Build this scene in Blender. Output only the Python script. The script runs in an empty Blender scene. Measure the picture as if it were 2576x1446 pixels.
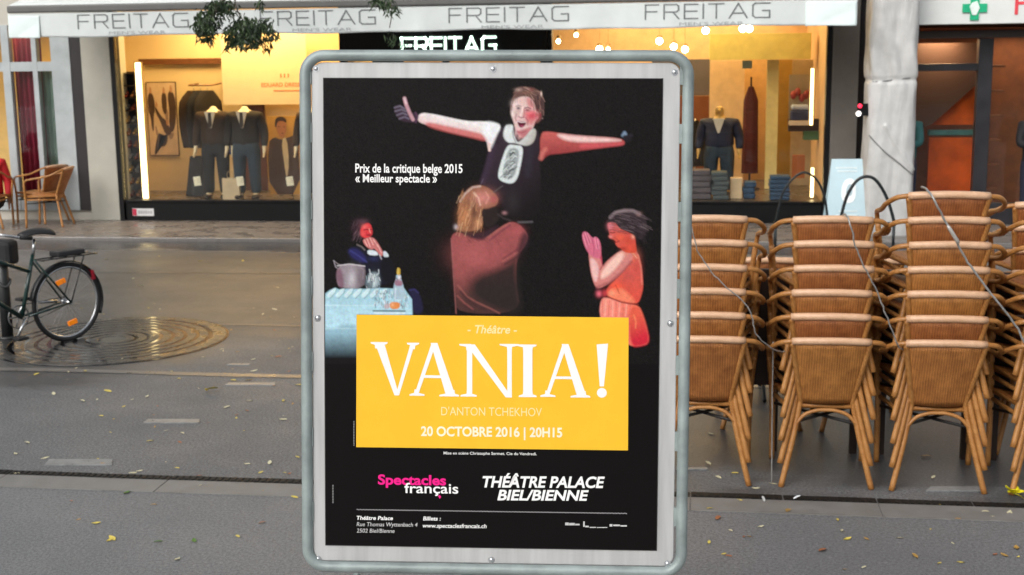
import bpy, bmesh, math, random
import numpy as np
from mathutils import Vector, Matrix, Euler
random.seed(7); RNG = np.random.default_rng(7)
SC = bpy.context.scene; COL = SC.collection
PI = math.pi

# ------------------------------------------------------------------ camera
CAM_H, FOC = 2.4, 3300.0            # height, focal length in survey units (frame 2576 x 1446)
YAW, ROLL, PITCH = math.atan(.14), .0127, math.atan(583/FOC)
cf = Vector((-math.sin(YAW)*math.cos(PITCH), math.cos(YAW)*math.cos(PITCH), -math.sin(PITCH)))
cr0 = Vector((math.cos(YAW), math.sin(YAW), 0)); cu0 = cr0.cross(cf)
cr = cr0*math.cos(ROLL) - cu0*math.sin(ROLL); cu = cu0*math.cos(ROLL) + cr0*math.sin(ROLL)
CPOS = Vector((0, 0, CAM_H))
cd = bpy.data.cameras.new('camera'); cam = bpy.data.objects.new('camera', cd); COL.objects.link(cam)
m3 = Matrix((cr, cu, -cf)).transposed(); cam.matrix_world = Matrix.Translation(CPOS) @ m3.to_4x4()
cd.sensor_width = 36; cd.lens = 36*FOC/2576; cd.clip_end = 500; cd.clip_start = .05
cd.dof.use_dof = True; cd.dof.focus_distance = 3.45; cd.dof.aperture_fstop = 8.5
SC.camera = cam
SC.render.resolution_x, SC.render.resolution_y = 1024, 575

# ------------------------------------------------------------------ world, sun, exposure
SUN_EL, SUN_AZ = math.radians(38), math.radians(205)      # behind the camera, a little to the left
w = bpy.data.worlds.new("World"); SC.world = w; w.use_nodes = True
nt = w.node_tree; bg = nt.nodes['Background']
sky = nt.nodes.new('ShaderNodeTexSky'); sky.sky_type = 'NISHITA'; sky.sun_disc = False
sky.sun_elevation = SUN_EL; sky.sun_rotation = SUN_AZ; sky.air_density = 1.2; sky.dust_density = 4
hs = nt.nodes.new('ShaderNodeHueSaturation'); hs.inputs['Saturation'].default_value = .3      # overcast: the cloud takes the blue out
nt.links.new(sky.outputs[0], hs.inputs['Color']); nt.links.new(hs.outputs[0], bg.inputs['Color'])
bg.inputs['Strength'].default_value = .12
sl = bpy.data.lights.new('sun', 'SUN'); sl.energy = .9; sl.angle = math.radians(40); sl.color = (1, .985, .96)
so = bpy.data.objects.new('sun', sl); COL.objects.link(so)
d = Vector((math.sin(SUN_AZ)*math.cos(SUN_EL), math.cos(SUN_AZ)*math.cos(SUN_EL), math.sin(SUN_EL)))
so.rotation_euler = d.to_track_quat('Z', 'Y').to_euler()
so.location = (0, -20, 30)
SC.view_settings.view_transform = 'Standard'; SC.view_settings.look = 'None'
SC.view_settings.exposure = .42; SC.view_settings.gamma = 1

# ------------------------------------------------------------------ helpers
def ray(x, y): return cf + cr*((x-1288)/FOC) - cu*((y-723)/FOC)
def at(x, y, Y):                       # survey sight line met with the upright plane at distance Y
    r = ray(x, y); return CPOS + r*(Y/r.y)
def gnd(x, y, z=0):                    # ... met with the ground
    r = ray(x, y); return CPOS + r*((z-CAM_H)/r.z)

def lin(c):
    c = c/255; return c/12.92 if c <= .04045 else ((c+.055)/1.055)**2.4
def S(r, g, b, k=1.0): return (lin(r)*k, lin(g)*k, lin(b)*k)

class N:                                # tiny node helper
    def __init__(s, mat): s.t = mat.node_tree; s.n = s.t.nodes
    def new(s, typ, ins=None, **kw):
        n = s.n.new(typ)
        for k, v in kw.items(): setattr(n, k, v)
        for k, v in (ins or {}).items():
            if isinstance(v, bpy.types.NodeSocket): s.t.links.new(v, n.inputs[k])
            else: n.inputs[k].default_value = v
        return n
    def link(s, a, b): s.t.links.new(a, b)
    def math(s, op, a, b=0.0, clamp=False):
        return s.new('ShaderNodeMath', {0: a, 1: b}, operation=op, use_clamp=clamp).outputs[0]
    def mix(s, f, a, b):
        n = s.new('ShaderNodeMix', data_type='RGBA')
        for k, v in ((0, f), (6, a), (7, b)):
            if isinstance(v, bpy.types.NodeSocket): s.link(v, n.inputs[k])
            else: n.inputs[k].default_value = v if k == 0 else (*v[:3], 1)
        return n.outputs[2]
    def ramp(s, f, x0, x1, a=0.0, b=1.0):
        return s.new('ShaderNodeMapRange', {0: f, 1: x0, 2: x1, 3: a, 4: b}).outputs[0]

MATS = {}
def mat(name, rgb=(.5, .5, .5), rough=.6, metal=0.0, var=.12, vs=6.0, bump=0.0, bs=60.0, spec=.5, coat=0.0, emit=None, es=0.0, stretch=(1, 1, 1), var_rough=.1):
    if name in MATS: return MATS[name]
    m = bpy.data.materials.new(name); m.use_nodes = True; n = N(m); b = n.n['Principled BSDF']
    tc = n.new('ShaderNodeTexCoord').outputs['Object']
    mp = n.new('ShaderNodeMapping', {'Vector': tc, 'Scale': stretch}).outputs[0]
    no = n.new('ShaderNodeTexNoise', {'Vector': mp, 'Scale': vs, 'Detail': 5.0, 'Roughness': .6}).outputs[0]
    f = n.ramp(no, .3, .7)
    n.link(n.mix(f, [c*(1-var) for c in rgb], [min(1, c*(1+var)) for c in rgb]), b.inputs['Base Color'])
    n.link(n.ramp(no, .3, .7, max(0, rough-var_rough), min(1, rough+var_rough)), b.inputs['Roughness'])
    b.inputs['Metallic'].default_value = metal; b.inputs['Specular IOR Level'].default_value = spec
    b.inputs['Coat Weight'].default_value = coat
    if bump:
        nb = n.new('ShaderNodeTexNoise', {'Vector': mp, 'Scale': bs, 'Detail': 4.0}).outputs[0]
        n.link(n.new('ShaderNodeBump', {'Height': nb, 'Strength': bump, 'Distance': .01}).outputs[0], b.inputs['Normal'])
    if emit:
        b.inputs['Emission Color'].default_value = (*emit, 1); b.inputs['Emission Strength'].default_value = es
    MATS[name] = m; return m

class MB:
    def __init__(s): s.v, s.f, s.s = [], [], []
    def add(s, vs, fs, smooth=False):
        o = len(s.v); s.v += [tuple(v) for v in vs]
        s.f += [tuple(i+o for i in f) for f in fs]; s.s += [smooth]*len(fs); return s
    def box(s, x0, x1, y0, y1, z0, z1, rot=None, org=(0, 0, 0)):
        vs = [(x, y, z) for z in (z0, z1) for y in (y0, y1) for x in (x0, x1)]
        if rot is not None: vs = [rot @ Vector(v) + Vector(org) for v in vs]
        return s.add(vs, [(0, 2, 3, 1), (4, 5, 7, 6), (0, 1, 5, 4), (2, 6, 7, 3), (0, 4, 6, 2), (1, 3, 7, 5)])
    def tube(s, pts, r, n=8, closed=False, caps=True):
        P = [Vector(p) for p in pts]; k = len(P)
        R = r if isinstance(r, (list, tuple)) else [r]*k
        vs = []; up = None
        for i in range(k):
            a = P[i-1] if (i or closed) else P[i]; b = P[(i+1) % k] if (i < k-1 or closed) else P[i]
            t = (b-a); t = t.normalized() if t.length > 1e-9 else Vector((0, 0, 1))
            if up is None: up = t.orthogonal().normalized()
            up = (up - t*up.dot(t)); up = up.normalized() if up.length > 1e-6 else t.orthogonal().normalized()
            q = t.cross(up)
            for j in range(n):
                a_ = 2*PI*j/n; vs.append(P[i] + (up*math.cos(a_) + q*math.sin(a_))*R[i])
        fs = []
        for i in range(k if closed else k-1):
            for j in range(n):
                a_, b_ = i*n+j, i*n+(j+1) % n; c_, d_ = ((i+1) % k)*n+(j+1) % n, ((i+1) % k)*n+j
                fs.append((a_, b_, c_, d_))
        s.add(vs, fs, True)
        if not closed and caps:
            o = len(s.v)-k*n
            s.f += [tuple(o+j for j in reversed(range(n))), tuple(o+(k-1)*n+j for j in range(n))]; s.s += [False, False]
        return s
    def prism(s, poly, y0, y1):         # polygon in x,z pushed along y
        k = len(poly)
        vs = [(p[0], y0, p[1]) for p in poly] + [(p[0], y1, p[1]) for p in poly]
        fs = [tuple(range(k)), tuple(reversed(range(k, 2*k)))] + [(i, i+k, (i+1) % k+k, (i+1) % k) for i in range(k)]
        return s.add(vs, fs)
    def slab(s, poly, z0, z1):          # polygon in x,y pushed along z
        k = len(poly)
        vs = [(p[0], p[1], z0) for p in poly] + [(p[0], p[1], z1) for p in poly]
        fs = [tuple(reversed(range(k))), tuple(range(k, 2*k))] + [(i, (i+1) % k, (i+1) % k+k, i+k) for i in range(k)]
        return s.add(vs, fs)
    def ball(s, c, r, n=10, m=7):
        r = r if isinstance(r, (list, tuple)) else (r, r, r); vs = []
        for i in range(m+1):
            a = PI*i/m
            for j in range(n):
                b = 2*PI*j/n; vs.append((c[0]+r[0]*math.sin(a)*math.cos(b), c[1]+r[1]*math.sin(a)*math.sin(b), c[2]+r[2]*math.cos(a)))
        fs = [(i*n+j, (i+1)*n+j, (i+1)*n+(j+1) % n, i*n+(j+1) % n) for i in range(m) for j in range(n)]
        return s.add(vs, fs, True)
    def grid(s, fn, nu, nv, smooth=True):
        vs = [fn(i/nu, j/nv) for j in range(nv+1) for i in range(nu+1)]
        fs = [(j*(nu+1)+i, j*(nu+1)+i+1, (j+1)*(nu+1)+i+1, (j+1)*(nu+1)+i) for j in range(nv) for i in range(nu)]
        return s.add(vs, fs, smooth)
    def build(s, name, m, parent=None, bevel=0.0, thick=0.0):
        me = bpy.data.meshes.new(name); me.from_pydata(s.v, [], s.f); me.update()
        me.polygons.foreach_set('use_smooth', s.s)
        o = bpy.data.objects.new(name, me); COL.objects.link(o)
        if m: me.materials.append(m)
        if parent: o.parent = parent
        if thick:
            md = o.modifiers.new('thick', 'SOLIDIFY'); md.thickness = thick; md.offset = 0
        if bevel:
            md = o.modifiers.new('bevel', 'BEVEL'); md.width = bevel; md.segments = 2; md.limit_method = 'ANGLE'
        return o

def tag(o, label=None, cat=None, group=None, kind=None):
    for k, v in (('label', label), ('category', cat), ('group', group), ('kind', kind)):
        if v: o[k] = v
    return o
def empty(name, label, cat, loc=(0, 0, 0), rz=0, group=None):
    o = bpy.data.objects.new(name, None); COL.objects.link(o); o.location = loc; o.rotation_euler = (0, 0, rz)
    o.empty_display_size = .1
    return tag(o, label, cat, group)
def copy_tree(o, parent=None):
    c = o.copy(); COL.objects.link(c)
    if parent: c.parent = parent
    for ch in list(o.children): copy_tree(ch, c)
    return c
def chaikin(p, it=2, closed=True):
    p = [tuple(q) for q in p]
    for _ in range(it):
        q = []; k = len(p)
        for i in range(k if closed else k-1):
            a, b = p[i], p[(i+1) % k]
            q += [tuple(.75*x+.25*y for x, y in zip(a, b)), tuple(.25*x+.75*y for x, y in zip(a, b))]
        p = q if closed else [p[0]]+q+[p[-1]]
    return p
def bez(pts, n=8):                      # Catmull-Rom through points
    P = [Vector(p) for p in pts]; out = []
    for i in range(len(P)-1):
        a = P[max(i-1, 0)]; b = P[i]; c = P[i+1]; d_ = P[min(i+2, len(P)-1)]
        for k in range(n):
            t = k/n
            out.append(.5*((2*b)+(c-a)*t+(2*a-5*b+4*c-d_)*t*t+(-a+3*b-3*c+d_)*t**3))
    return out+[P[-1]]

# lettering --------------------------------------------------------
def raw_text(body, bold=0.0, shear=0.0):
    cu_ = bpy.data.curves.new('lettering', 'FONT'); cu_.body = body; cu_.offset = bold; cu_.shear = shear; cu_.resolution_u = 4; cu_.fill_mode = 'FRONT'
    o = bpy.data.objects.new('lettering', cu_); COL.objects.link(o)
    bpy.context.view_layer.update()
    me = bpy.data.meshes.new_from_object(o.evaluated_get(bpy.context.evaluated_depsgraph_get()))
    v = [(p.co.x, p.co.y) for p in me.vertices]; f = [tuple(p.vertices) for p in me.polygons]
    bpy.data.objects.remove(o); bpy.data.curves.remove(cu_); bpy.data.meshes.remove(me)
    return v, f
_h = raw_text('H'); CAPH = max(p[1] for p in _h[0])
FR = {'F': (.75, [[(0, 0), (0, 1), (.75, 1)], [(0, .52), (.65, .52)]]),
      'R': (.85, [[(0, 0), (0, 1), (.7, 1), (.83, .9), (.83, .6), (.7, .48), (0, .48)], [(.5, .48), (.85, 0)]]),
      'E': (.75, [[(.75, 0), (0, 0), (0, 1), (.75, 1)], [(0, .52), (.7, .52)]]),
      'I': (0, [[(0, 0), (0, 1)]]), 'T': (.85, [[(0, 1), (.85, 1)], [(.425, 1), (.425, 0)]]),
      'A': (1.0, [[(0, 0), (.5, 1), (1, 0)], [(.2, .33), (.8, .33)]]),
      'G': (.95, [[(.95, 1), (.15, 1), (0, .86), (0, .14), (.15, 0), (.95, 0), (.95, .48), (.55, .48)]])}
def stroke_word(word, gap=.32, wd=.1):
    x = 0; v, f = [], []
    for ch in word:
        wdt, lines = FR[ch]
        for ln in lines:
            for (x0, y0), (x1, y1) in zip(ln[:-1], ln[1:]):
                dx, dy = x1-x0, y1-y0; L = math.hypot(dx, dy); ux, uy = dx/L*wd/2, dy/L*wd/2
                o = len(v)
                v += [(x+x0-ux-uy, y0-uy+ux), (x+x0-ux+uy, y0-uy-ux), (x+x1+ux+uy, y1+uy-ux), (x+x1+ux-uy, y1+uy+ux)]
                f.append((o, o+1, o+2, o+3))
        x += wdt+gap
    x -= gap
    return [(p[0]/x, p[1]) for p in v], f     # width 1, cap height 1

# ================================================================== SETTING
# ---- ground: one sheet with a slight fall to the gutter in front of the shops
def ground_mat():
    m = bpy.data.materials.new('wet asphalt'); m.use_nodes = True; n = N(m); b = n.n['Principled BSDF']
    pos = n.new('ShaderNodeNewGeometry').outputs['Position']
    fine = n.new('ShaderNodeTexNoise', {'Vector': pos, 'Scale': 62.0, 'Detail': 3.0, 'Roughness': .85}).outputs[0]
    vor = n.new('ShaderNodeTexVoronoi', {'Vector': pos, 'Scale': 130.0}).outputs['Distance']
    big = n.new('ShaderNodeTexNoise', {'Vector': pos, 'Scale': .9, 'Detail': 6.0, 'Roughness': .6}).outputs[0]
    mid = n.new('ShaderNodeTexNoise', {'Vector': pos, 'Scale': 5.0, 'Detail': 5.0}).outputs[0]
    st = n.new('ShaderNodeMapping', {'Vector': pos, 'Scale': (.6, 1.8, 1.0)}).outputs[0]
    streak = n.new('ShaderNodeTexNoise', {'Vector': st, 'Scale': 1.3, 'Detail': 5.0, 'Roughness': .65}).outputs[0]
    c = n.mix(n.ramp(fine, .39, .61), (.026, .028, .030), (.225, .232, .240))
    c = n.mix(n.ramp(vor, .05, .5, .5, 0.0), c, (.225, .225, .226))
    c = n.mix(n.ramp(big, .35, .7, 0.0, .45), c, (.058, .059, .061))
    c = n.mix(n.ramp(mid, .45, .75, 0.0, .25), c, (.14, .139, .138))
    c = n.mix(n.math('MULTIPLY', n.ramp(streak, .38, .66, 0.0, .45), n.ramp(n.new('ShaderNodeSeparateXYZ', {0: pos}).outputs['Y'], 7.5, 10.5)), c, (.035, .036, .038))
    near = n.ramp(n.new('ShaderNodeSeparateXYZ', {0: pos}).outputs['Y'], 6.70, 6.76, .30, .14)
    c = n.mix(near, c, (.30, .305, .31))
    sp_ = n.new('ShaderNodeTexVoronoi', {'Vector': pos, 'Scale': 9.0}).outputs['Distance']
    c = n.mix(n.ramp(sp_, .06, .10, .45, 0.0), c, (.32, .32, .31))
    # where the water lies: soft-edged pools
    wet = None
    for cx, cy, rx, ry, k in ((-6.1, 10.1, 2.1, 1.45, .8), (-4.6, 15.3, 3.2, .8, .62), (1.6, 8.9, 3.4, 1.9, .85), (-2.5, 12.6, 2.5, .5, .25), (-6, 12.8, 7.5, 2.2, .55)):
        v = n.new('ShaderNodeVectorMath', {0: pos, 1: (cx, cy, 0)}, operation='SUBTRACT').outputs[0]
        v = n.new('ShaderNodeVectorMath', {0: v, 1: (1/rx, 1/ry, 0)}, operation='MULTIPLY').outputs[0]
        L = n.new('ShaderNodeVectorMath', {0: v}, operation='LENGTH').outputs['Value']
        L = n.math('ADD', L, n.ramp(streak, .3, .7, -.3, .3))
        f = n.ramp(L, 1.08, .8, 0.0, k)
        wet = f if wet is None else n.math('MAXIMUM', wet, f)
    g = n.new('ShaderNodeSeparateXYZ', {0: pos}).outputs['Y']
    g = n.math('ADD', g, n.ramp(streak, .3, .7, -.25, .25))
    gut = n.ramp(g, 16.05, 16.25)
    wet = n.math('MAXIMUM', wet, gut)
    n.link(n.mix(n.math('MULTIPLY', wet, .72), c, (.022, .0225, .0235)), b.inputs['Base Color'])
    r = n.ramp(big, .3, .7, .42, .60)
    r = n.math('MULTIPLY', r, n.ramp(wet, 0.0, 1.0, 1.0, .62))
    r = n.math('MULTIPLY', r, n.ramp(gut, 0.0, 1.0, 1.0, .12))
    n.link(r, b.inputs['Roughness']); b.inputs['Specular IOR Level'].default_value = .26
    hgt = n.math('ADD', n.math('MULTIPLY', fine, 1.0), n.math('MULTIPLY', vor, .5))
    st_ = n.ramp(wet, 0.0, 1.0, .7, .35)
    n.link(n.new('ShaderNodeBump', {'Height': hgt, 'Strength': st_, 'Distance': .004}).outputs[0], b.inputs['Normal'])
    return m
prof = [(-30, 0), (0, 0), (6, 0), (11.5, 0), (16.9, -.05), (17.05, -.05), (40, -.05)]
g = MB()
for i in range(len(prof)-1):
    (y0, z0), (y1, z1) = prof[i], prof[i+1]
    g.add([(-60, y0, z0), (60, y0, z0), (60, y1, z1), (-60, y1, z1)], [(0, 1, 2, 3)])
GM = ground_mat()
tag(g.build('ground', GM), 'wet grey asphalt street', 'street', kind='structure')

# ---- pavement along the shops, kerb stones in front of it
def slab_mat(name, c0, c1, joint, sx, sy, rough=.35):
    m = bpy.data.materials.new(name); m.use_nodes = True; n = N(m); b = n.n['Principled BSDF']
    pos = n.new('ShaderNodeNewGeometry').outputs['Position']
    br = n.new('ShaderNodeTexBrick', {'Vector': pos, 'Scale': 1.0, 'Color1': (*c0, 1), 'Color2': (*c1, 1), 'Mortar': (*joint, 1), 'Mortar Size': .003, 'Brick Width': sx, 'Row Height': sy})
    no = n.new('ShaderNodeTexNoise', {'Vector': pos, 'Scale': 3.0, 'Detail': 6.0}).outputs[0]
    fi = n.new('ShaderNodeTexNoise', {'Vector': pos, 'Scale': 120.0, 'Detail': 2.0}).outputs[0]
    c = n.mix(n.ramp(no, .4, .75, 0.0, .55), br.outputs[0], joint)
    c = n.mix(n.ramp(fi, .35, .7, 0.0, .35), c, c0)
    n.link(c, b.inputs['Base Color']); n.link(n.ramp(no, .35, .65, rough-.2, rough+.15), b.inputs['Roughness'])
    n.link(n.new('ShaderNodeBump', {'Height': fi, 'Strength': .15, 'Distance': .003}).outputs[0], b.inputs['Normal'])
    return m
pv = slab_mat('pavement slabs', (.19, .165, .15), (.215, .19, .17), (.13, .115, .105), .6, .4)
p = MB(); p.box(-40, 40, 17.22, 20.5, -.3, 0)
tag(p.build('pavement', pv), 'wet stone pavement in front of the shops', 'pavement', kind='structure')
kb = slab_mat('kerb granite', (.17, .155, .145), (.20, .185, .175), (.08, .075, .07), 1.0, 3.0, .35)
p = MB(); p.box(-40, 40, 17.02, 17.218, -.3, .004)
tag(p.build('kerb', kb, bevel=.012), 'pale granite kerb of the pavement', 'kerb', kind='structure')

# ---- slot drain and its concrete strip, joints and pale strips let into the asphalt
dm = mat('drain iron', (.012, .011, .010), .6, .3, var=.4, vs=30)
cm = mat('concrete strip', (.20, .195, .185), .5, var=.18, vs=9, bump=.3, bs=200)
p = MB()
for i in range(60):
    x0 = -15+i*.5; dy = .006*math.sin(i*1.3)
    p.box(x0+.004, x0+.496, 6.955+dy, 7.03+dy, -.02, .005)
    for k in range(12): p.box(x0+.012+k*.04, x0+.034+k*.04, 6.965+dy, 7.02+dy, .004, .009)
tag(p.build('drain_channel', dm), 'dark iron slot drain across the street', 'drain', kind='structure')
p = MB()
for i in range(30): p.box(-15+i*1.0+.003, -14+i*1.0-.003, 6.74, 6.952, -.02, .004)
tag(p.build('drain_kerb_strip', cm), 'smooth concrete strip beside the slot drain', 'strip', kind='structure')
p = MB()
for x0, x1, y, wd in ((-9, 3, 9.42, .10), (-4.6, 2, 11.3, .03), (-9, 4, 14.3, .05)):
    k = 26
    for i in range(k):
        a, b = x0+(x1-x0)*i/k, x0+(x1-x0)*(i+1)/k
        y0_, y1_ = y+.02*math.sin(i*.9), y+.02*math.sin((i+1)*.9)
        z_ = .004 if y < 11.5 else .004-.05*(y-11.5)/5.4
        p.add([(a, y0_, z_), (b, y1_, z_), (b, y1_+wd, z_), (a, y0_+wd, z_)], [(0, 1, 2, 3)])
tag(p.build('asphalt_joint', mat('asphalt seam', (.13, .125, .12), .35, var=.35, vs=12)), 'worn seams in the asphalt', 'seam', kind='structure')
sm = mat('pale inlay stone', (.22, .225, .225), .35, var=.35, vs=14, bump=.2, bs=120)
p = MB()
for (xa, xb, ya, yb) in ((112, 282, 1157, 1171), (360, 502, 1056, 1065), (565, 692, 964, 970), (570, 628, 916, 919), (2330, 2480, 1226, 1236), (1700, 1780, 1178, 1182)):
    a, b_, c_, d_ = gnd(xa, yb), gnd(xb, yb), gnd(xb, ya), gnd(xa+12, ya)
    p.slab([(q.x, q.y) for q in (a, b_, c_, d_)], -.01, .007)
tag(p.build('stone_inlay', sm), 'pale stone strips let into the asphalt', 'inlay', kind='structure')

# ---- round paving of concentric stone rings with water standing between them
def ring_mat():
    m = bpy.data.materials.new('ring paving'); m.use_nodes = True; n = N(m); b = n.n['Principled BSDF']
    pos = n.new('ShaderNodeTexCoord').outputs['Object']
    no = n.new('ShaderNodeTexNoise', {'Vector': pos, 'Scale': 9.0, 'Detail': 5.0}).outputs[0]
    n.link(n.mix(n.ramp(no, .3, .7), (.014, .014, .015), (.045, .046, .047)), b.inputs['Base Color'])
    n.link(n.ramp(no, .3, .7,   .16, .5), b.inputs['Roughness']); return m
RC = (-5.02, 10.62); RM = ring_mat()
p = MB()
def ring(p, r0, r1, z0, z1, k=72):
    vs = []
    for i in range(k):
        a = 2*PI*i/k; c_, s_ = math.cos(a), math.sin(a)
        vs += [(r0*c_, r0*s_, z0), (r0*c_, r0*s_, z1), (r1*c_, r1*s_, z1), (r1*c_, r1*s_, z0)]
    fs = []
    for i in range(k):
        j = (i+1) % k
        for e in range(3): fs.append((i*4+e, i*4+e+1, j*4+e+1, j*4+e))
    p.add(vs, fs)
for i in range(7): ring(p, .12+i*.105, .19+i*.105, .002, .0075)
ring(p, .86, .98, .002, .008)
o = p.build('ring_paving', RM, bevel=.004); o.location = (*RC, 0)
tag(o, 'round ring paving in the street shining with water', 'paving', kind='structure')
p = MB(); p.slab([(1.0*math.cos(2*PI*i/64), 1.0*math.sin(2*PI*i/64)) for i in range(64)], -.01, .0045)
wm = mat('standing water', (.008, .008, .009), .08, var=.2, var_rough=.03, vs=3)
o = p.build('puddle_water', wm); o.location = (*RC, 0); tag(o, 'water standing between the paving rings', 'puddle', kind='structure')

# ---- raised terrace the photographer and the poster board stand on
p = MB(); p.box(-6, 5.5, -8, 3.62, -.2, .82)
tag(p.build('terrace', slab_mat('terrace slabs', (.3, .29, .28), (.34, .33, .32), (.15, .14, .14), .5, .5, .5), bevel=.02), 'raised stone terrace', 'terrace', kind='structure')

# ================================================================== BUILDINGS
FY = 18.93
render_w = mat('pale render wall', (.50, .48, .42), .8, var=.10, vs=2.5, bump=.15, bs=80)
beige = mat('beige pillar paint', (.44, .43, .37), .7, var=.08, vs=3, bump=.1, bs=90)
black = mat('black metal frame', (.004, .004, .005), .4, var=.3, vs=8, spec=.25)
taupe = mat('taupe pilaster', (.14, .125, .11), .6, var=.12, vs=4)
dark = mat('dark recess', (.018, .014, .016), .6, var=.2, vs=4)
whitepaint = mat('white window paint', (.40, .44, .45), .45, var=.12, vs=4)
cream = mat('cream shop wall', (.78, .62, .36), .7, var=.05, vs=2)
brownwood = mat('brown wood', (.16, .06, .02), .5, var=.3, vs=9, stretch=(1, 1, 6))
shopfloor = mat('shop floor', (.10, .08, .06), .3, var=.2, vs=5)
bulb_m = mat('warm bulb', (1, .9, .7), emit=(1, .80, .45), es=30)
strip_m = mat('warm light strip', (1, .9, .7), emit=(1, .76, .36), es=4)

def glass_mat(name, tint=(.97, .98, .97), refl=.5):
    m = bpy.data.materials.new(name); m.use_nodes = True; n = N(m)
    for x in list(n.n):
        if x.type == 'BSDF_PRINCIPLED': n.n.remove(x)
    out = [x for x in n.n if x.type == 'OUTPUT_MATERIAL'][0]
    tr = n.new('ShaderNodeBsdfTransparent', {'Color': (*tint, 1)}); gl = n.new('ShaderNodeBsdfGlossy', {'Color': (1, 1, 1, 1), 'Roughness': .01})
    no = n.new('ShaderNodeTexNoise', {'Scale': .7, 'Detail': 2.0}).outputs[0]
    bp = n.new('ShaderNodeBump', {'Height': no, 'Strength': .03, 'Distance': .05}).outputs[0]
    n.link(bp, gl.inputs['Normal'])
    fr = n.new('ShaderNodeFresnel', {'IOR': 1.5}).outputs[0]
    mx = n.new('ShaderNodeMixShader', {0: n.math('MULTIPLY', fr, refl)}); n.link(tr.outputs[0], mx.inputs[1]); n.link(gl.outputs[0], mx.inputs[2])
    n.link(mx.outputs[0], out.inputs['Surface']); return m
GL = glass_mat('window glass')
GLD = glass_mat('dusty window glass', (.55, .60, .58), 2.0)

def pane(p, x0, x1, z0, z1, y): return p.box(x0, x1, y, y+.008, z0, z1)

# ---- clothes shop
shop = empty('clothes_shop', 'clothes shop with two warm lit display windows on black plinths', 'shop', (0, FY, 0))
def part(name, m, fill, parent=shop, **k):
    p = MB(); fill(p); o = p.build(name, m, parent, **k); o.matrix_parent_inverse = parent.matrix_world.inverted() if False else Matrix.Translation(-Vector(parent.location)); return o
part('pillar', beige, lambda p: p.box(-9.12, -8.66, FY-.05, FY+.5, 0, 7.5), bevel=.01)
part('upper_wall', render_w, lambda p: (p.box(-9.12, 2.45, FY-.0, FY+.4, 3.35, 7.5)))
for x0, x1 in ((-8.58, -5.14), (-2.02, 1.80)): part('plinth', mat('black plinth paint', (.003, .0035, .004), .5, spec=.2), lambda p: p.box(x0, x1, FY-.02, FY+.2, 0, .28), bevel=.006)
for x0, x1 in ((-8.655, -8.585), (-5.135, -5.06), (-2.09, -2.025), (1.805, 1.87)): part('window_post', black, lambda p: p.box(x0, x1, FY-.06, FY+.12, 0, 3.34))
for x0, x1 in ((-8.58, -5.14), (-2.02, 1.80)):
    part('window_head', black, lambda p: p.box(x0, x1, FY-.05, FY+.1, 3.2, 3.34)); part('window_sill', black, lambda p: p.box(x0, x1, FY-.045, FY+.09, .283, .31))
part('window_glass', GL, lambda p: pane(p, -8.58, -5.14, .312, 3.198, FY))
part('window_glass', GL, lambda p: pane(p, -2.02, 1.80, .312, 3.198, FY))
part('pilaster', taupe, lambda p: p.box(1.875, 2.24, FY-.05, FY+.4, 0, 3.34), bevel=.006)
part('recess', dark, lambda p: p.box(2.245, 2.9, FY+.3, FY+.5, 0, 3.34))
fas = part('fascia', black, lambda p: p.box(-5.055, -2.095, FY-.10, FY+.15, 2.35, 3.33), bevel=.004)
part('entrance_door', black, lambda p: (p.box(-5.055, -4.95, FY, FY+.08, 0, 2.34), p.box(-2.2, -2.1, FY, FY+.08, 0, 2.34), p.box(-3.63, -3.53, FY, FY+.08, 0, 2.34), p.box(-4.945, -3.635, FY+.01, FY+.07, 0, .12), p.box(-3.525, -2.205, FY+.01, FY+.07, 0, .12)))
part('door_glass', GL, lambda p: (pane(p, -4.945, -3.635, .125, 2.34, FY+.03), pane(p, -3.525, -2.205, .125, 2.34, FY+.03)))
# lit sign on the fascia
sign = bpy.data.objects.new('lit_letters', None)
v, f = stroke_word('FREITAG', .3, .17)
p = MB(); A0, A1 = -4.19, -2.83
for fc in f:
    q = [(A0+v[i][0]*(A1-A0), 2.45+v[i][1]*.215) for i in fc]; p.prism(q, FY-.135, FY-.105)
o = p.build('lit_sign', mat('lit sign letters', (.9, 1, .95), emit=(.72, 1, .82), es=1.6), shop); o.matrix_parent_inverse = Matrix.Translation(-shop.location)
# interiors
LX0, LX1 = -9.3, -5.2
part('display_wall', cream, lambda p: (p.box(LX0-.1, LX1, 20.6, 20.7, .2, 3.3), p.box(LX0-.1, LX0, FY+.2, 20.6, .2, 3.3), p.box(LX1, LX1+.1, FY+.2, 20.7, .2, 3.3)))
part('display_floor', shopfloor, lambda p: (p.box(LX0, LX1, FY+.2, 20.6, .1, .28), p.box(-2.0, 1.82, FY+.2, 23.0, .1, .275), p.box(LX1+.1, -2.1, FY+.1, 23, -.1, .005)))
part('ceiling', mat('shop ceiling', (.62, .42, .2), .7), lambda p: (p.box(LX0-.1, LX1+.1, FY+.2, 20.7, 3.302, 3.4), p.box(-5.1, 1.95, FY+.2, 23.1, 3.302, 3.4)))
peach = mat('peach shop wall', (.72, .5, .3), .7)
part('back_wall', peach, lambda p: (p.box(-5.1, 1.95, 23.0, 23.1, .0, 3.3), p.box(1.85, 1.95, FY+.2, 23, .0, 3.3)))
a, b = at(347, 148, 20.58), at(557, 160, 20.58)
part('picture_rail', brownwood, lambda p: p.box(a.x+.03, b.x, 20.52, 20.598, b.z, b.z+.09))

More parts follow.
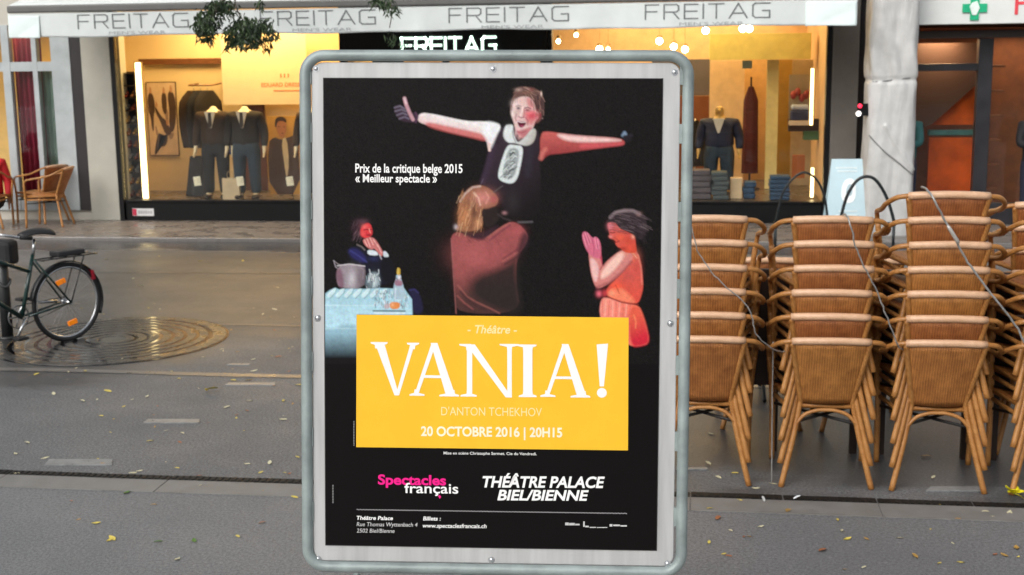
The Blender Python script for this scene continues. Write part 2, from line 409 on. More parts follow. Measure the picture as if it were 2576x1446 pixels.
def lamp(name, loc, size, power, col=(1, .66, .27), sy=None):
    l = bpy.data.lights.new(name, 'AREA'); l.energy = power; l.color = col; l.shape = 'RECTANGLE'; l.size = size; l.size_y = sy or size
    o = bpy.data.objects.new(name, l); COL.objects.link(o); o.location = loc; return o
lamp('display_light', (-6.9, 19.7, 3.28), 2.6, 105, sy=.9)
lamp('display_light', (-.2, 20.2, 3.28), 3.2, 60, sy=1.5)
lamp('display_light', (-.2, 22.2, 3.28), 3.2, 60, sy=1.0)
lamp('entrance_light', (-3.6, 21, 3.28), 2.0, 50, sy=1.0)

# ---- awning
aw = empty('awning', 'long off-white shop awning with dark printed lettering on its valence', 'awning', (0, 17.2, 2.73))
PI_T = Matrix.Translation(-Vector(aw.location))
AX0, AX1, AY = -9.32, 2.0, 17.2
def vfold(x, z):                        # hang of the valence: gentle folds that grow towards the hem
    t = max(0, (3.05-z)/.32)
    s = .010*math.sin(x*2.3)+.006*math.sin(x*5.7+1)
    for c in (-1.5, -.95, -2.75, -3.6, .75, 1.5): s -= .028*math.exp(-((x-c)/.13)**2)*t
    return AY + s*t
cloth = mat('awning cloth', (.66, .70, .69), .8, var=.06, vs=3, bump=.05, bs=200)
cloth2 = mat('awning cloth new', (.76, .86, .85), .75, var=.05, vs=3)
p = MB()
def vf(u, v):
    x = AX0+u*(AX1-AX0); z = 3.05-.32*v
    z += .008*math.sin(x*1.7)*v + .006*math.sin(x*4.1)*v
    return (x, vfold(x, z), z)
p.grid(vf, 420, 12)
o = p.build('valence', cloth, aw, thick=.004); o.matrix_parent_inverse = PI_T
for x0, x1 in ((AX0+.01, -8.86), (1.36, AX1-.01)):
    p = MB(); p.grid(lambda u, v: (x0+u*(x1-x0), vfold(x0+u*(x1-x0), 3.0-.29*v)-.012-.02*abs(math.sin((u+v)*2.6))*(v*.8), 3.02-.30*v+.004*math.sin(u*5)), 24, 16)
    o = p.build('end_flap', cloth2, aw, thick=.004); o.matrix_parent_inverse = PI_T
p = MB(); p.grid(lambda u, v: (AX0+u*(AX1-AX0), AY+.03+v*(FY-AY-.05), 3.16+v*.55-.04*math.sin(PI*v)), 40, 10)
o = p.build('canopy', cloth, aw, thick=.005); o.matrix_parent_inverse = PI_T
p = MB(); p.box(AX0, AX1, AY-.03, AY+.05, 3.058, 3.155)
o = p.build('front_bar', mat('grey front bar', (.12, .12, .115), .5, var=.1), aw, bevel=.02); o.matrix_parent_inverse = PI_T
p = MB(); p.box(AX0, AX1, FY-.16, FY-.005, 3.66, 3.86)
o = p.build('cassette', mat('awning cassette', (.3, .3, .29), .5), aw, bevel=.02); o.matrix_parent_inverse = PI_T
for x in (-8.2, -3.6, .9):
    p = MB(); p.tube([(x, AY+.05, 3.1), (x+.5, (AY+FY)/2, 3.3), (x, FY-.05, 3.62)], .022, 8)
    o = p.build('folding_arm', mat('awning arm', (.45, .46, .46), .4, .6), aw); o.matrix_parent_inverse = PI_T
ink = mat('grey print', (.16, .175, .175), .7, var=.25, vs=20)
ink2 = mat('faint grey print', (.36, .385, .385), .8)
vw, fw = stroke_word('FREITAG', .32, .085)
tm, tf = raw_text("MEN'S WEAR"); tw = max(q[0] for q in tm)
for x0 in (-8.31, -5.74, -3.19, -.64):
    p = MB()
    for fc in fw:
        q = [(x0+vw[i][0]*1.56, 2.838+vw[i][1]*.178) for i in fc]
        p.add([(a_, vfold(a_, b_)-.008, b_) for a_, b_ in q], [(0, 1, 2, 3)])
    o = p.build('name_lettering', ink, aw); o.matrix_parent_inverse = PI_T
    p = MB(); p.add([(x0+.42+q[0]/tw*.82, vfold(x0+.42+q[0]/tw*.82, 2.755)-.008, 2.752+q[1]/CAPH*.04) for q in tm], tf)
    o = p.build('small_lettering', ink2, aw); o.matrix_parent_inverse = PI_T

# ---- cafe beside the shop
cafe = empty('cafe_building', 'cafe front with white window bars and dark red curtains', 'cafe', (-10, FY, 0))
cp = lambda name, m, fill, **k: part(name, m, fill, cafe, **k)
cp('wall', render_w, lambda p: (p.box(-16, -9.13, FY+.02, FY+.4, 2.95, 7.5), p.box(-16, -9.13, FY+.02, FY+.3, 0, .15)))
cp('dark_jamb', dark, lambda p: p.box(-9.30, -9.13, FY-.02, FY+.3, .15, 2.95))
for x0, x1 in ((-10.395, -10.27), (-9.915, -9.835), (-9.61, -9.305), (-12.0, -11.9)): cp('window_post', whitepaint, lambda p: p.box(x0, x1, FY-.03, FY+.08, .15, 2.95), bevel=.006)
for x0, x1 in ((-11.9, -10.395), (-10.27, -9.915), (-9.835, -9.61)):
    cp('transom', whitepaint, lambda p: p.box(x0, x1, FY-.025, FY+.07, 2.26, 2.4)); cp('window_sill', whitepaint, lambda p: p.box(x0, x1, FY-.02, FY+.07, .15, .32))
cp('window_glass', GL, lambda p: (pane(p, -11.9, -10.395, .32, 2.94, FY+.02), pane(p, -10.27, -9.915, .32, 2.94, FY+.02), pane(p, -9.835, -9.61, .32, 2.94, FY+.02)))
def curtain(name, x0, x1, m, z1=2.9):
    p = MB(); p.grid(lambda u, v: (x0+u*(x1-x0), FY+.16+.022*math.sin(u*(x1-x0)*75), .3+v*(z1-.3)), 60, 3)
    o = p.build(name, m, cafe, thick=.004); o.matrix_parent_inverse = Matrix.Translation(-cafe.location)
curtain('red_curtain', -10.3, -9.86, mat('crimson curtain', (.20, .006, .03), .85, var=.3, vs=8, stretch=(1, 1, .1)))
curtain('green_curtain', -9.86, -9.56, mat('grey green curtain', (.14, .22, .18), .85, var=.2, vs=8, stretch=(1, 1, .1)), 2.28)
cp('interior_wall', mat('ochre cafe wall', (.6, .42, .14), .8), lambda p: (p.box(-12, -9.42, 21, 21.1, 0, 3), p.box(-12, -9.42, FY+.3, 21, 2.955, 3.0), p.box(-12, -9.42, FY+.3, 21, -.02, .01)))
lamp('cafe_light', (-10.6, 19.6, 2.9), 1.2, 30)

# ---- pharmacy
ph = empty('pharmacy', 'pharmacy with a white sign band, dark glass front and orange interior', 'pharmacy', (4, FY, 0))
pp_ = lambda name, m, fill, **k: part(name, m, fill, ph, **k)
pp_('wall', render_w, lambda p: p.box(2.46, 12, FY+.02, FY+.4, 3.35, 7.5))
sb = pp_('sign_band', mat('white sign board', (.72, .74, .72), .5, var=.04), lambda p: p.box(2.3, 11, 18.25, 18.45, 2.735, 3.6), bevel=.008)
pp_('lintel', mat('dark lintel', (.07, .055, .05), .5), lambda p: p.box(2.46, 11, FY-.08, FY+.2, 2.56, 2.66), bevel=.006)
pp_('soffit', dark, lambda p: p.box(2.46, 11, 18.46, FY+.02, 2.75, 3.3))
post = mat('dark bronze post', (.022, .021, .025), .4, var=.15)
for x0, x1 in ((2.46, 2.92), (3.83, 4.02), (4.9, 5.0), (6, 6.1)): pp_('post', post, lambda p: p.box(x0, x1, FY-.05, FY+.1, 0, 2.555), bevel=.005)
pp_('transom', post, lambda p: p.box(2.92, 3.83, FY-.03, FY+.08, 2.12, 2.22), bevel=.005)
for x0, x1 in ((4.02, 4.9), (5.0, 6)): pp_('window_sill', post, lambda p: p.box(x0, x1, FY-.03, FY+.08, 0, .3), bevel=.005)
pp_('door_glass', GL, lambda p: (pane(p, 2.92, 3.83, .02, 2.12, FY), pane(p, 2.92, 3.83, 2.22, 2.555, FY)))
pp_('window_glass', GL, lambda p: (pane(p, 4.02, 4.9, .3, 2.555, FY), pane(p, 5.0, 6, .3, 2.555, FY)))
orange = mat('orange lacquer door', (.56, .085, .002), .45, var=.3, vs=4, spec=.2)
a, b = at(2348, 180, 19.7), at(2452, 500, 19.7)
pp_('inner_door', orange, lambda p: (p.box(a.x-.02, b.x-.02, 19.7, 19.75, 0, 1.16), p.box(a.x-.02, b.x-.02, 19.7, 19.75, 1.34, 2.1)), bevel=.004)
pp_('door_rail', mat('teal rail', (.05, .16, .15), .4), lambda p: p.box(a.x-.04, b.x, 19.66, 19.76, 1.19, 1.27), bevel=.01)
pp_('shadow_slab', mat('door shadow dark', (.03, .012, .008), .7), lambda p: p.prism([(a.x-.3, 1.25), (a.x-.02, 1.36), (b.x+.02, 2.02), (b.x+.02, 2.5), (a.x-.3, 2.5)], 19.5, 19.62))  # dark slab standing in for the diagonal shadow across the door
pp_('inner_wall', mat('brown interior wall', (.20, .075, .03), .7, var=.3, vs=5), lambda p: (p.box(2.5, 7, 20.6, 20.7, 0, 3), p.box(2.5, 7, FY+.2, 20.6, 2.7, 2.75), p.box(2.5, 7, FY+.2, 20.6, -.05, .005), p.box(2.5, 2.55, FY+.2, 20.6, 0, 2.7)))
pp_('shelf', brownwood, lambda p: [p.box(4.1, 4.35, 19.6, 19.9, .4+i*.35, .43+i*.35) for i in range(6)])
lamp('pharmacy_light', (3.4, 19.25, 2.6), .5, 42, (1, .6, .3))
lamp('pharmacy_light', (4.7, 20, 2.6), .8, 10, (1, .66, .42))
# green cross and the red letter on the sign band
c = at(2452, 20, 18.24)
p = MB(); t, L = .055, .155
p.prism([(c.x-t, c.z-L), (c.x+t, c.z-L), (c.x+t, c.z-t), (c.x+L, c.z-t), (c.x+L, c.z+t), (c.x+t, c.z+t), (c.x+t, c.z+L), (c.x-t, c.z+L), (c.x-t, c.z+t), (c.x-L, c.z+t), (c.x-L, c.z-t), (c.x-t, c.z-t)], 18.225, 18.248)
o = p.build('green_cross', mat('green cross', (.01, .42, .20), .4), ph); o.matrix_parent_inverse = Matrix.Translation(-ph.location)
p = MB(); p.prism([(c.x-.03, c.z-.09), (c.x+.02, c.z-.09), (c.x+.06, c.z+.0), (c.x+.025, c.z+.09), (c.x-.04, c.z+.07), (c.x-.07, c.z+.02)], 18.215, 18.224)
o = p.build('cross_emblem', mat('pale emblem', (.75, .85, .8), .5), ph); o.matrix_parent_inverse = Matrix.Translation(-ph.location)
tv, tf2 = raw_text('P'); c = at(2546, 37, 18.24)
p = MB(); p.add([(c.x+q[0]/CAPH*.30, 18.243, c.z+q[1]/CAPH*.30) for q in tv], tf2)
o = p.build('red_letter', mat('red letter', (.75, .06, .08), .5), ph); o.matrix_parent_inverse = Matrix.Translation(-ph.location)

# ---- houses across the square, behind the photographer (they show in the glass)
opp = empty('opposite_building', 'plain grey town house across the square behind the viewer', 'house', (0, -24, 0))
part('wall', mat('grey town wall', (.10, .098, .095), .8, var=.1, vs=.6), lambda p: p.box(-30, 30, -25, -24, 0, 9), opp)
for i in range(12):
    for j in range(2):
        x = -27+i*4.8; z = 1.2+j*3.6
        part('window', mat('dark house window', (.03, .035, .04), .15), lambda p: p.box(x, x+1.5, -24.04, -23.98, z, z+2.0), opp)

# ================================================================== POSTER BOARD
PW, PH = .875, 1.2293
Mb = Matrix(((.99533279, -.09643791, .0035158), (.09553121, .98982074, .10549257), (-.0136535, -.10466434, .99441388)))
board = empty('poster_board', 'tall tube framed poster board with a black and yellow theatre poster', 'poster stand')
board.matrix_world = Matrix.Translation((-.521029, 3.3236895, 1.730790)) @ Mb.to_4x4()
def bp(x, y):                            # point of the printed sheet -> board coordinates (x, z)
    t = (y-198)/1178; xl, xr = 815+5*t, 1667-17*t
    v = (y-198)/(1172+(x-820)*.01566)
    return ((x-xl)/(xr-xl)-.5)*PW, (.5-v)*PH
galv = mat('galvanised tube', (.275, .325, .32), .5, .25, var=.24, vs=11, bump=.08, bs=120)
alu = mat('brushed aluminium sheet', (.50, .505, .505), .45, .25, var=.12, vs=30, stretch=(1, 1, .08), bump=.04, bs=300)
screwm = mat('steel screw', (.62, .64, .66), .28, .9, var=.1)
def rrect(x0, x1, z0, z1, r, y, k=8):
    out = []
    for cx, cz, a0 in ((x1-r, z1-r, 0), (x0+r, z1-r, 90), (x0+r, z0+r, 180), (x1-r, z0+r, 270)):
        for i in range(k+1):
            a = math.radians(a0+90*i/k); out.append((cx+r*math.cos(a), y, cz+r*math.sin(a)))
    return out
p = MB(); p.tube(rrect(-.4865, .5035, -.674, .674, .05, .0), .0148, 16, closed=True)
p.build('frame_tube', galv, board)
p = MB(); p.prism([(q[0], q[2]) for q in rrect(-.4705, .4835, -.658, .6565, .03, 0)], .0, .016)
p.build('backing_sheet', alu, board, bevel=.0025)
p = MB()
for z in (-.55, -.35, -.15, .05, .25, .45, .6):
    for x0, x1 in ((.482, .492), (-.478, -.470)): p = MB(); p.box(x0, x1, -.004, .012, z, z+.05); p.build('weld_tab', galv, board)
for x, y in ((795, 174), (1243, 174), (1697, 181), (799, 793), (1686, 805), (800, 1407), (1238, 1409), (1678, 1418)):
    lx, lz = bp(x, y); p = MB(); p.ball((lx, -.0005, lz), (.0062, .0045, .0062), 12, 8)
    sc_ = p.build('screw', screwm, board)
    p = MB(); p.tube([(lx, .0005, lz), (lx, -.0012, lz)], .0088, 16); p.build('washer', screwm, sc_)
# standing legs and rear strut frame of the board
for sx in (-.06, .42):
    p = MB(); p.tube([(sx, .02, -.66), (sx, .0, -.915)], .0145, 10); p.build('front_leg', galv, board)
p = MB(); p.tube([(-.40, .03, .60), (-.40, .30, -.90), (.42, .30, -.90), (.42, .03, .60)], .012, 10)
p.build('rear_strut', galv, board)

# ---- the printed photograph, painted in soft strokes on a fine grid of the sheet
GW, GH = 426, 356
gu, gv = np.meshgrid(np.linspace(0, 1, GW+1), np.linspace(198, 908, GH+1))
T_ = (gv-198)/1178; GX = (815+5*T_)+gu*((1667-17*T_)-(815+5*T_)); GY = gv
IMG = np.zeros((GH+1, GW+1, 3)); IMG[:] = S(20, 18, 18)
IMG *= np.clip(1+.34*RNG.standard_normal((GH+1, GW+1, 1))+.12*RNG.standard_normal((GH+1, GW+1, 3)), .2, 2)
def C3(c): return np.array(S(*c))*.86
def dist(poly, X, Y, closed=True):
    d2 = np.full(X.shape, 1e9); ins = np.zeros(X.shape, bool); k = len(poly)
    for i in range(k if closed else k-1):
        ax, ay = poly[i]; bx, by = poly[(i+1) % k]; ex, ey = bx-ax, by-ay; L = ex*ex+ey*ey+1e-9
        t = np.clip(((X-ax)*ex+(Y-ay)*ey)/L, 0, 1)
        d2 = np.minimum(d2, (X-ax-t*ex)**2+(Y-ay-t*ey)**2)
        if closed and ay != by: ins ^= ((ay > Y) != (by > Y)) & (X < (bx-ax)*(Y-ay)/(by-ay)+ax)
    return np.sqrt(d2), ins
def region(poly, m):
    xs = [q[0] for q in poly]; ys = [q[1] for q in poly]
    j0, j1 = int(max(0, (min(ys)-m-198)//2)), int(min(GH+1, (max(ys)+m-198)//2+2))
    i0, i1 = int(max(0, (min(xs)-m-815)//2-3)), int(min(GW+1, (max(xs)+m-815)//2+12))
    return (slice(j0, max(j0, j1)), slice(i0, max(i0, i1)))
def blend(r, a, col): IMG[r] = IMG[r]*(1-a[..., None])+col*a[..., None]
def fill(poly, c, soft=2.0, alpha=1.0, c2=None, ax=None, it=2):
    poly = chaikin(poly, it) if it else poly; r = region(poly, soft*2)
    X, Y = GX[r], GY[r]
    if X.size == 0: return
    dd, ins = dist(poly, X, Y); sd = np.where(ins, dd, -dd); a = np.clip(.5+sd/(2*soft), 0, 1)*alpha
    col = C3(c)
    if c2 is not None:
        x0, y0, x1, y1 = ax; t = np.clip(((X-x0)*(x1-x0)+(Y-y0)*(y1-y0))/((x1-x0)**2+(y1-y0)**2), 0, 1)[..., None]
        col = col*(1-t)+C3(c2)*t
    blend(r, a, col)
def line(pts, wd, c, soft=1.5, alpha=1.0):
    r = region(pts, wd+soft*2); X, Y = GX[r], GY[r]
    if X.size == 0: return
    dd, _ = dist(pts, X, Y, False); blend(r, np.clip(.5+(wd/2-dd)/(2*soft), 0, 1)*alpha, C3(c))
def blob(x, y, rx, ry, c, alpha=1.0):
    r = region([(x-rx*2.5, y-ry*2.5), (x+rx*2.5, y+ry*2.5)], 2); X, Y = GX[r], GY[r]
    if X.size == 0: return
    blend(r, np.exp(-((X-x)/rx)**2-((Y-y)/ry)**2)*alpha, C3(c))
def B(*p): return [(943.4+x*.43499, 188.7+y*.43499) for x, y in p]
def D(*p): return [(786.1+x*.26088, 503.1+y*.26088) for x, y in p]
def E(*p): return [(1132+x*.17398, 188.7+y*.17398) for x, y in p]      # close-up of the head
def sp(fn, x, y): return fn((x, y))[0]
# singer with outstretched arms: dress first, then arms, collar, head
fill(B((735, 285), (700, 350), (660, 440), (640, 530), (612, 622), (700, 660), (740, 740), (780, 800), (960, 820), (965, 600), (958, 480), (958, 330), (935, 300)), (54, 42, 52), 3, 1, (26, 22, 24), (1230, 400, 1330, 520))
line(B((690, 400), (665, 500), (630, 600)), 12, (66, 50, 70), 6, .7); line(B((900, 420), (890, 560)), 16, (52, 48, 60), 7, .6)
fill(B((262, 213), (340, 220), (440, 242), (540, 262), (640, 262), (700, 270), (737, 288), (708, 340), (672, 420), (658, 385), (640, 362), (560, 348), (440, 322), (330, 290), (245, 265)), (242, 236, 236), 2.0, 1, (222, 176, 172), (1180, 306, 1172, 342))
fill(B((290, 262), (440, 292), (560, 318), (640, 336), (662, 380), (560, 354), (430, 326), (310, 294)), (202, 98, 96), 3.5, .85)
fill(B((640, 262), (700, 270), (735, 288), (705, 345), (672, 430), (655, 370), (620, 320)), (238, 242, 246), 5, .85)
line(B((664, 390), (668, 425)), 7, (236, 205, 196), 2)
fill(B((958, 325), (1010, 318), (1080, 330), (1200, 345), (1320, 350), (1420, 357), (1450, 376), (1442, 394), (1380, 402), (1200, 428), (1070, 446), (1010, 450), (985, 470), (962, 492)), (196, 96, 92), 2.5, 1, (150, 60, 62), (1420, 330, 1424, 385))
fill(B((1050, 330), (1150, 342), (1300, 352), (1400, 360), (1440, 372), (1300, 380), (1150, 378), (1080, 360)), (242, 205, 200), 4, .95)
fill(B((1180, 388), (1320, 385), (1440, 380), (1440, 396), (1320, 408), (1190, 420)), (224, 96, 104), 4, .6)
line(B((965, 470), (975, 440), (990, 420)), 10, (210, 120, 110), 4, .8)
line(B((1436, 340), (1446, 325), (1452, 335)), 7, (120, 140, 165), 3); line(B((1446, 352), (1470, 350), (1482, 340)), 8, (44, 40, 48), 3); fill(B((1440, 345), (1475, 340), (1490, 365), (1455, 390)), (34, 30, 36), 3, .9)
# gloved hand
fill(B((114, 182), (140, 168), (178, 188), (212, 215), (255, 213), (246, 264), (205, 272), (150, 258), (122, 225)), (58, 42, 56), 2.5)
for q in (((118, 186), (150, 176), (176, 192)), ((122, 206), (158, 196), (182, 206)), ((132, 228), (164, 216), (190, 226)), ((146, 248), (176, 238), (200, 248))):
    line(B(*q), 4, (120, 112, 130), 2, .8)
line(B((176, 134), (186, 170), (205, 215), (224, 252)), 9, (196, 150, 160), 2.2); line(B((176, 134), (184, 160)), 5, (222, 190, 196), 2)
line(B((240, 215), (252, 240), (240, 268)), 5, (90, 60, 84), 2, .8)
def HH(*p): return [(1132+x*.1566, 201.2+y*.1566) for x, y in p]
def MM(*p): return [(1100.6+x*.2392, 440.2+y*.2392) for x, y in p]
def WW(*p): return [(1446.5+x*.2608, 503.1+y*.2608) for x, y in p]
def GG(*p): return [(792.4+x*.2523, 503.1+y*.2523) for x, y in p]
def bl(fn, x, y, rx, ry, c, a=1.0):
    q0, q1 = fn((x, y), (x+rx, y+ry)); blob(q0[0], q0[1], q1[0]-q0[0], q1[1]-q0[1], c, a)
def strands(fn, n_, box, d_, L, cols, wd=1.6, a=.45, inside=None):
    for i in range(n_):
        x, y = box[0]+RNG.random()*(box[2]-box[0]), box[1]+RNG.random()*(box[3]-box[1])
        if inside and not inside(x, y): continue
        dx, dy = d_(x, y); k = L*(.5+RNG.random()); line(fn((x, y), (x+dx*k*.5+RNG.normal()*L*.08, y+dy*k*.5), (x+dx*k, y+dy*k)), wd*(.6+.8*RNG.random()), cols[i % len(cols)], 1.3, a)
# ---- head of the singer
fill(HH((1005, 530), (980, 450), (1000, 350), (1035, 240), (1070, 140), (1140, 100), (1260, 105), (1380, 125), (1475, 185), (1510, 240), (1525, 380), (1525, 480), (1500, 560), (1470, 640), (1400, 690), (1340, 560), (1300, 300), (1100, 300), (1030, 400)), (104, 76, 70), 2.2)
fill(HH((1370, 220), (1500, 240), (1530, 400), (1510, 560), (1440, 650), (1390, 560)), (66, 48, 50), 4, .85)
fill(HH((1000, 545), (1003, 430), (1030, 350), (1080, 290), (1150, 262), (1240, 250), (1320, 290), (1372, 370), (1392, 470), (1450, 520), (1440, 590), (1385, 640), (1350, 760), (1300, 850), (1190, 920), (1110, 870), (1060, 760), (1035, 650)), (222, 190, 186), 2.0)
fill(HH((1240, 262), (1330, 300), (1385, 440), (1300, 440), (1250, 370)), (204, 128, 126), 3.5, .85)
fill(HH((1205, 480), (1290, 450), (1385, 470), (1465, 515), (1450, 600), (1380, 640), (1340, 720), (1270, 690), (1215, 590)), (204, 76, 90), 6, .6); bl(HH, 1330, 560, 90, 70, (204, 58, 78), .8)
bl(HH, 1300, 520, 55, 22, (238, 120, 130), .6); bl(HH, 1430, 550, 30, 32, (190, 60, 74), .5)
fill(HH((1075, 770), (1160, 790), (1330, 720), (1340, 800), (1290, 870), (1190, 925), (1110, 880)), (186, 98, 106), 3, .8); bl(HH, 1075, 830, 22, 60, (228, 184, 186), .7)
bl(HH, 1070, 370, 60, 55, (242, 222, 218), .9); bl(HH, 1170, 330, 60, 40, (234, 190, 184), .6); bl(HH, 1025, 520, 24, 60, (240, 224, 222), .8)
line(HH((1185, 430), (1170, 500), (1150, 555)), 5.5, (242, 214, 210), 2, .9); line(HH((1205, 460), (1210, 530), (1200, 575)), 3, (176, 92, 100), 2, .7)
bl(HH, 1116, 440, 30, 25, (84, 68, 78), .95); line(HH((1075, 412), (1115, 396), (1155, 408)), 2.2, (150, 116, 110), 1.4, .8); bl(HH, 1112, 490, 34, 10, (206, 166, 166), .6)
line(HH((1215, 440), (1265, 428), (1310, 446)), 3.2, (116, 68, 72), 1.6, .85); bl(HH, 1258, 470, 36, 16, (112, 46, 58), .9)
line(HH((1125, 578), (1160, 592), (1205, 582)), 2.6, (146, 82, 92), 1.5, .85); line(HH((1085, 535), (1068, 590), (1080, 640)), 2.4, (158, 104, 110), 1.8, .75); line(HH((1235, 590), (1270, 640), (1260, 700)), 2.6, (150, 40, 58), 1.8, .6)
bl(HH, 1118, 604, 24, 20, (244, 196, 204), .85)
fill(HH((1092, 636), (1150, 652), (1236, 650), (1238, 690), (1200, 730), (1150, 752), (1115, 710)), (92, 28, 46), 1.8); line(HH((1105, 648), (1160, 664), (1225, 660)), 2.6, (228, 204, 206), 1.2, .95); bl(HH, 1172, 722, 30, 15, (178, 72, 108), .85)
bl(HH, 1120, 775, 34, 22, (230, 178, 186), .8); line(HH((1100, 812), (1160, 830), (1240, 800)), 3, (150, 66, 78), 2.2, .6)
hair_in = lambda x, y: ((x-1262)/262)**2+((y-400)/310)**2 < 1 and not ((x-1190)/190)**2+((y-530)/275)**2 < 1
strands(HH, 150, (985, 100, 1525, 520), lambda x, y: ((-(y-420)*.003 if x < 1180 else (y-420)*.003)*-1 if y < 250 else (-.1 if x < 1200 else .15), .9 if y > 200 else .4), 90, [(158, 122, 110), (66, 44, 42), (128, 94, 84), (186, 150, 138), (92, 60, 56)], 1.5, .5, hair_in)
bl(HH, 1120, 150, 60, 26, (196, 168, 158), .6); bl(HH, 1230, 200, 70, 20, (150, 104, 94), .6); bl(HH, 1330, 150, 40, 26, (130, 60, 60), .6); bl(HH, 1482, 215, 13, 34, (240, 212, 200), .95); bl(HH, 992, 500, 10, 40, (176, 156, 148), .6); bl(HH, 1500, 600, 12, 12, (150, 130, 124), .7)
# ---- collar and lace bib
fill(HH((905, 715), (960, 700), (1035, 700), (1025, 800), (1070, 930), (1110, 985), (1180, 930), (1260, 850), (1330, 760), (1390, 765), (1405, 830), (1370, 960), (1310, 1015), (1230, 1035), (1130, 1010), (1040, 985), (960, 990), (890, 930), (868, 850)), (216, 222, 222), 2.2, 1, (178, 170, 162), (1310, 320, 1355, 345))
bl(HH, 950, 830, 50, 80, (240, 244, 244), .7); line(HH((1020, 800), (1035, 900), (1075, 985)), 2.4, (136, 136, 142), 1.5, .8); bl(HH, 1130, 900, 30, 40, (240, 190, 190), .5)
fill(B((772, 392), (815, 396), (866, 402), (852, 500), (828, 596), (790, 620), (730, 600), (713, 570), (738, 480)), (216, 224, 224), 2.0)
fill(B((780, 412), (842, 416), (832, 500), (810, 580), (775, 594), (742, 572), (754, 490)), (140, 148, 148), 2, .85)
for i in range(60):
    t = RNG.random(); x, y = 806-34*t+RNG.normal()*14, 425+160*t; c = [(66, 70, 72), (222, 230, 230), (180, 188, 188), (96, 100, 102)][i % 4]
    line(B((x-10, y+9+RNG.normal()*4), (x, y-3), (x+10, y-6+RNG.normal()*5)), 2.2, c, 1.3, .75)
# ---- man seen from behind
fill(MM((152, 640), (168, 598), (222, 565), (330, 600), (420, 640), (520, 625), (640, 540), (740, 480), (800, 462), (872, 490), (932, 555), (962, 610), (945, 690), (905, 745), (865, 800), (838, 900), (836, 1100), (890, 1425), (204, 1425), (196, 1250), (182, 1000), (162, 800)), (152, 80, 80), 2.0, 1, (78, 52, 50), (1200, 650, 1215, 730))
bl(MM, 400, 800, 210, 150, (178, 96, 96), .75); bl(MM, 620, 760, 150, 110, (166, 86, 88), .6); bl(MM, 250, 1000, 60, 170, (158, 86, 84), .6); bl(MM, 830, 560, 80, 60, (172, 86, 90), .7); bl(MM, 560, 720, 40, 50, (140, 74, 78), .5)
fill(MM((430, 1030), (600, 980), (760, 900), (850, 820), (850, 1100), (900, 1430), (660, 1400), (420, 1280), (350, 1150)), (42, 37, 36), 12, .92)
fill(MM((905, 560), (975, 600), (960, 720), (900, 760), (860, 850), (830, 850), (850, 740)), (52, 36, 44), 6, .8)
fill(MM((235, 556), (310, 572), (400, 598), (480, 588), (600, 510), (670, 498), (570, 596), (500, 662), (400, 650), (300, 610)), (58, 38, 48), 3.5, .85)
line(MM((520, 640), (620, 570), (700, 515), (770, 478)), 3.2, (184, 116, 104), 2.2, .5); line(MM((560, 655), (660, 580), (770, 500)), 4, (104, 54, 70), 2.4, .65)
line(MM((690, 880), (760, 840), (850, 785)), 2.6, (178, 108, 100), 2, .5); line(MM((700, 850), (770, 805), (850, 750)), 3.5, (96, 50, 60), 2.4, .7); line(MM((720, 905), (800, 860), (860, 820)), 4, (60, 40, 44), 2.4, .7)
line(MM((225, 1130), (320, 1245), (420, 1305), (540, 1360), (660, 1420)), 3.4, (168, 100, 92), 2.4, .6); line(MM((250, 1195), (330, 1285), (430, 1350), (520, 1390)), 4.5, (70, 44, 46), 2.6, .8); line(MM((220, 1240), (300, 1320), (380, 1380)), 4, (164, 92, 88), 2.4, .6); line(MM((300, 1340), (360, 1385), (430, 1420)), 4, (66, 40, 42), 2.4, .7)
line(MM((153, 640), (166, 850), (190, 1200), (205, 1425)), 2.2, (184, 116, 114), 1.8, .55)
for i in range(14): x, y = 260+RNG.random()*420, 620+RNG.random()*60; line(MM((x, y), (x+30, y+24+RNG.normal()*8)), 2, (104, 52, 58), 2, .4)
fill(MM((185, 545), (225, 500), (228, 400), (230, 290), (250, 240), (290, 175), (340, 110), (420, 82), (510, 92), (585, 140), (645, 205), (650, 262), (610, 310), (540, 335), (470, 335), (484, 430), (490, 500), (440, 552), (350, 565), (260, 565)), (146, 98, 74), 2.2)
bl(MM, 300, 420, 66, 110, (192, 128, 86), .85); bl(MM, 490, 215, 110, 80, (204, 132, 122), .9); bl(MM, 600, 230, 45, 45, (176, 84, 92), .7); bl(MM, 432, 480, 32, 52, (220, 162, 118), .85); bl(MM, 395, 360, 30, 90, (88, 58, 48), .8); bl(MM, 360, 505, 26, 40, (110, 72, 54), .6)
line(MM((248, 255), (300, 175), (380, 108), (460, 96)), 4, (214, 192, 184), 2.2, .75); line(MM((395, 165), (440, 215), (460, 290)), 4.5, (232, 182, 164), 2.2, .75); line(MM((520, 160), (550, 210), (520, 270)), 4, (228, 160, 146), 2.4, .6); bl(MM, 205, 520, 22, 26, (196, 184, 190), .8)
strands(MM, 130, (232, 120, 500, 540), lambda x, y: (-.25+(x-360)*.001, .95), 80, [(214, 156, 108), (112, 72, 52), (176, 118, 80), (230, 190, 150), (140, 92, 62)], 1.4, .42, lambda x, y: y > 230 or x < 420)
fill(MM((470, 335), (540, 330), (610, 300), (645, 340), (668, 430), (600, 505), (520, 530), (492, 450)), (44, 36, 35), 3, .95)
bl(MM, 715, 372, 26, 18, (168, 124, 128), .85); line(MM((650, 390), (700, 425), (780, 452)), 4, (70, 60, 62), 2.5, .7); line(MM((860, 468), (940, 468), (1005, 464)), 4, (104, 100, 104), 2.4, .8)
line(MM((600, 160), (640, 130), (695, 92)), 2, (104, 98, 98), 1.6, .7); line(MM((470, 70), (490, 20)), 2, (110, 96, 112), 1.8, .6); bl(MM, 800, 250, 70, 110, (48, 43, 46), .8)
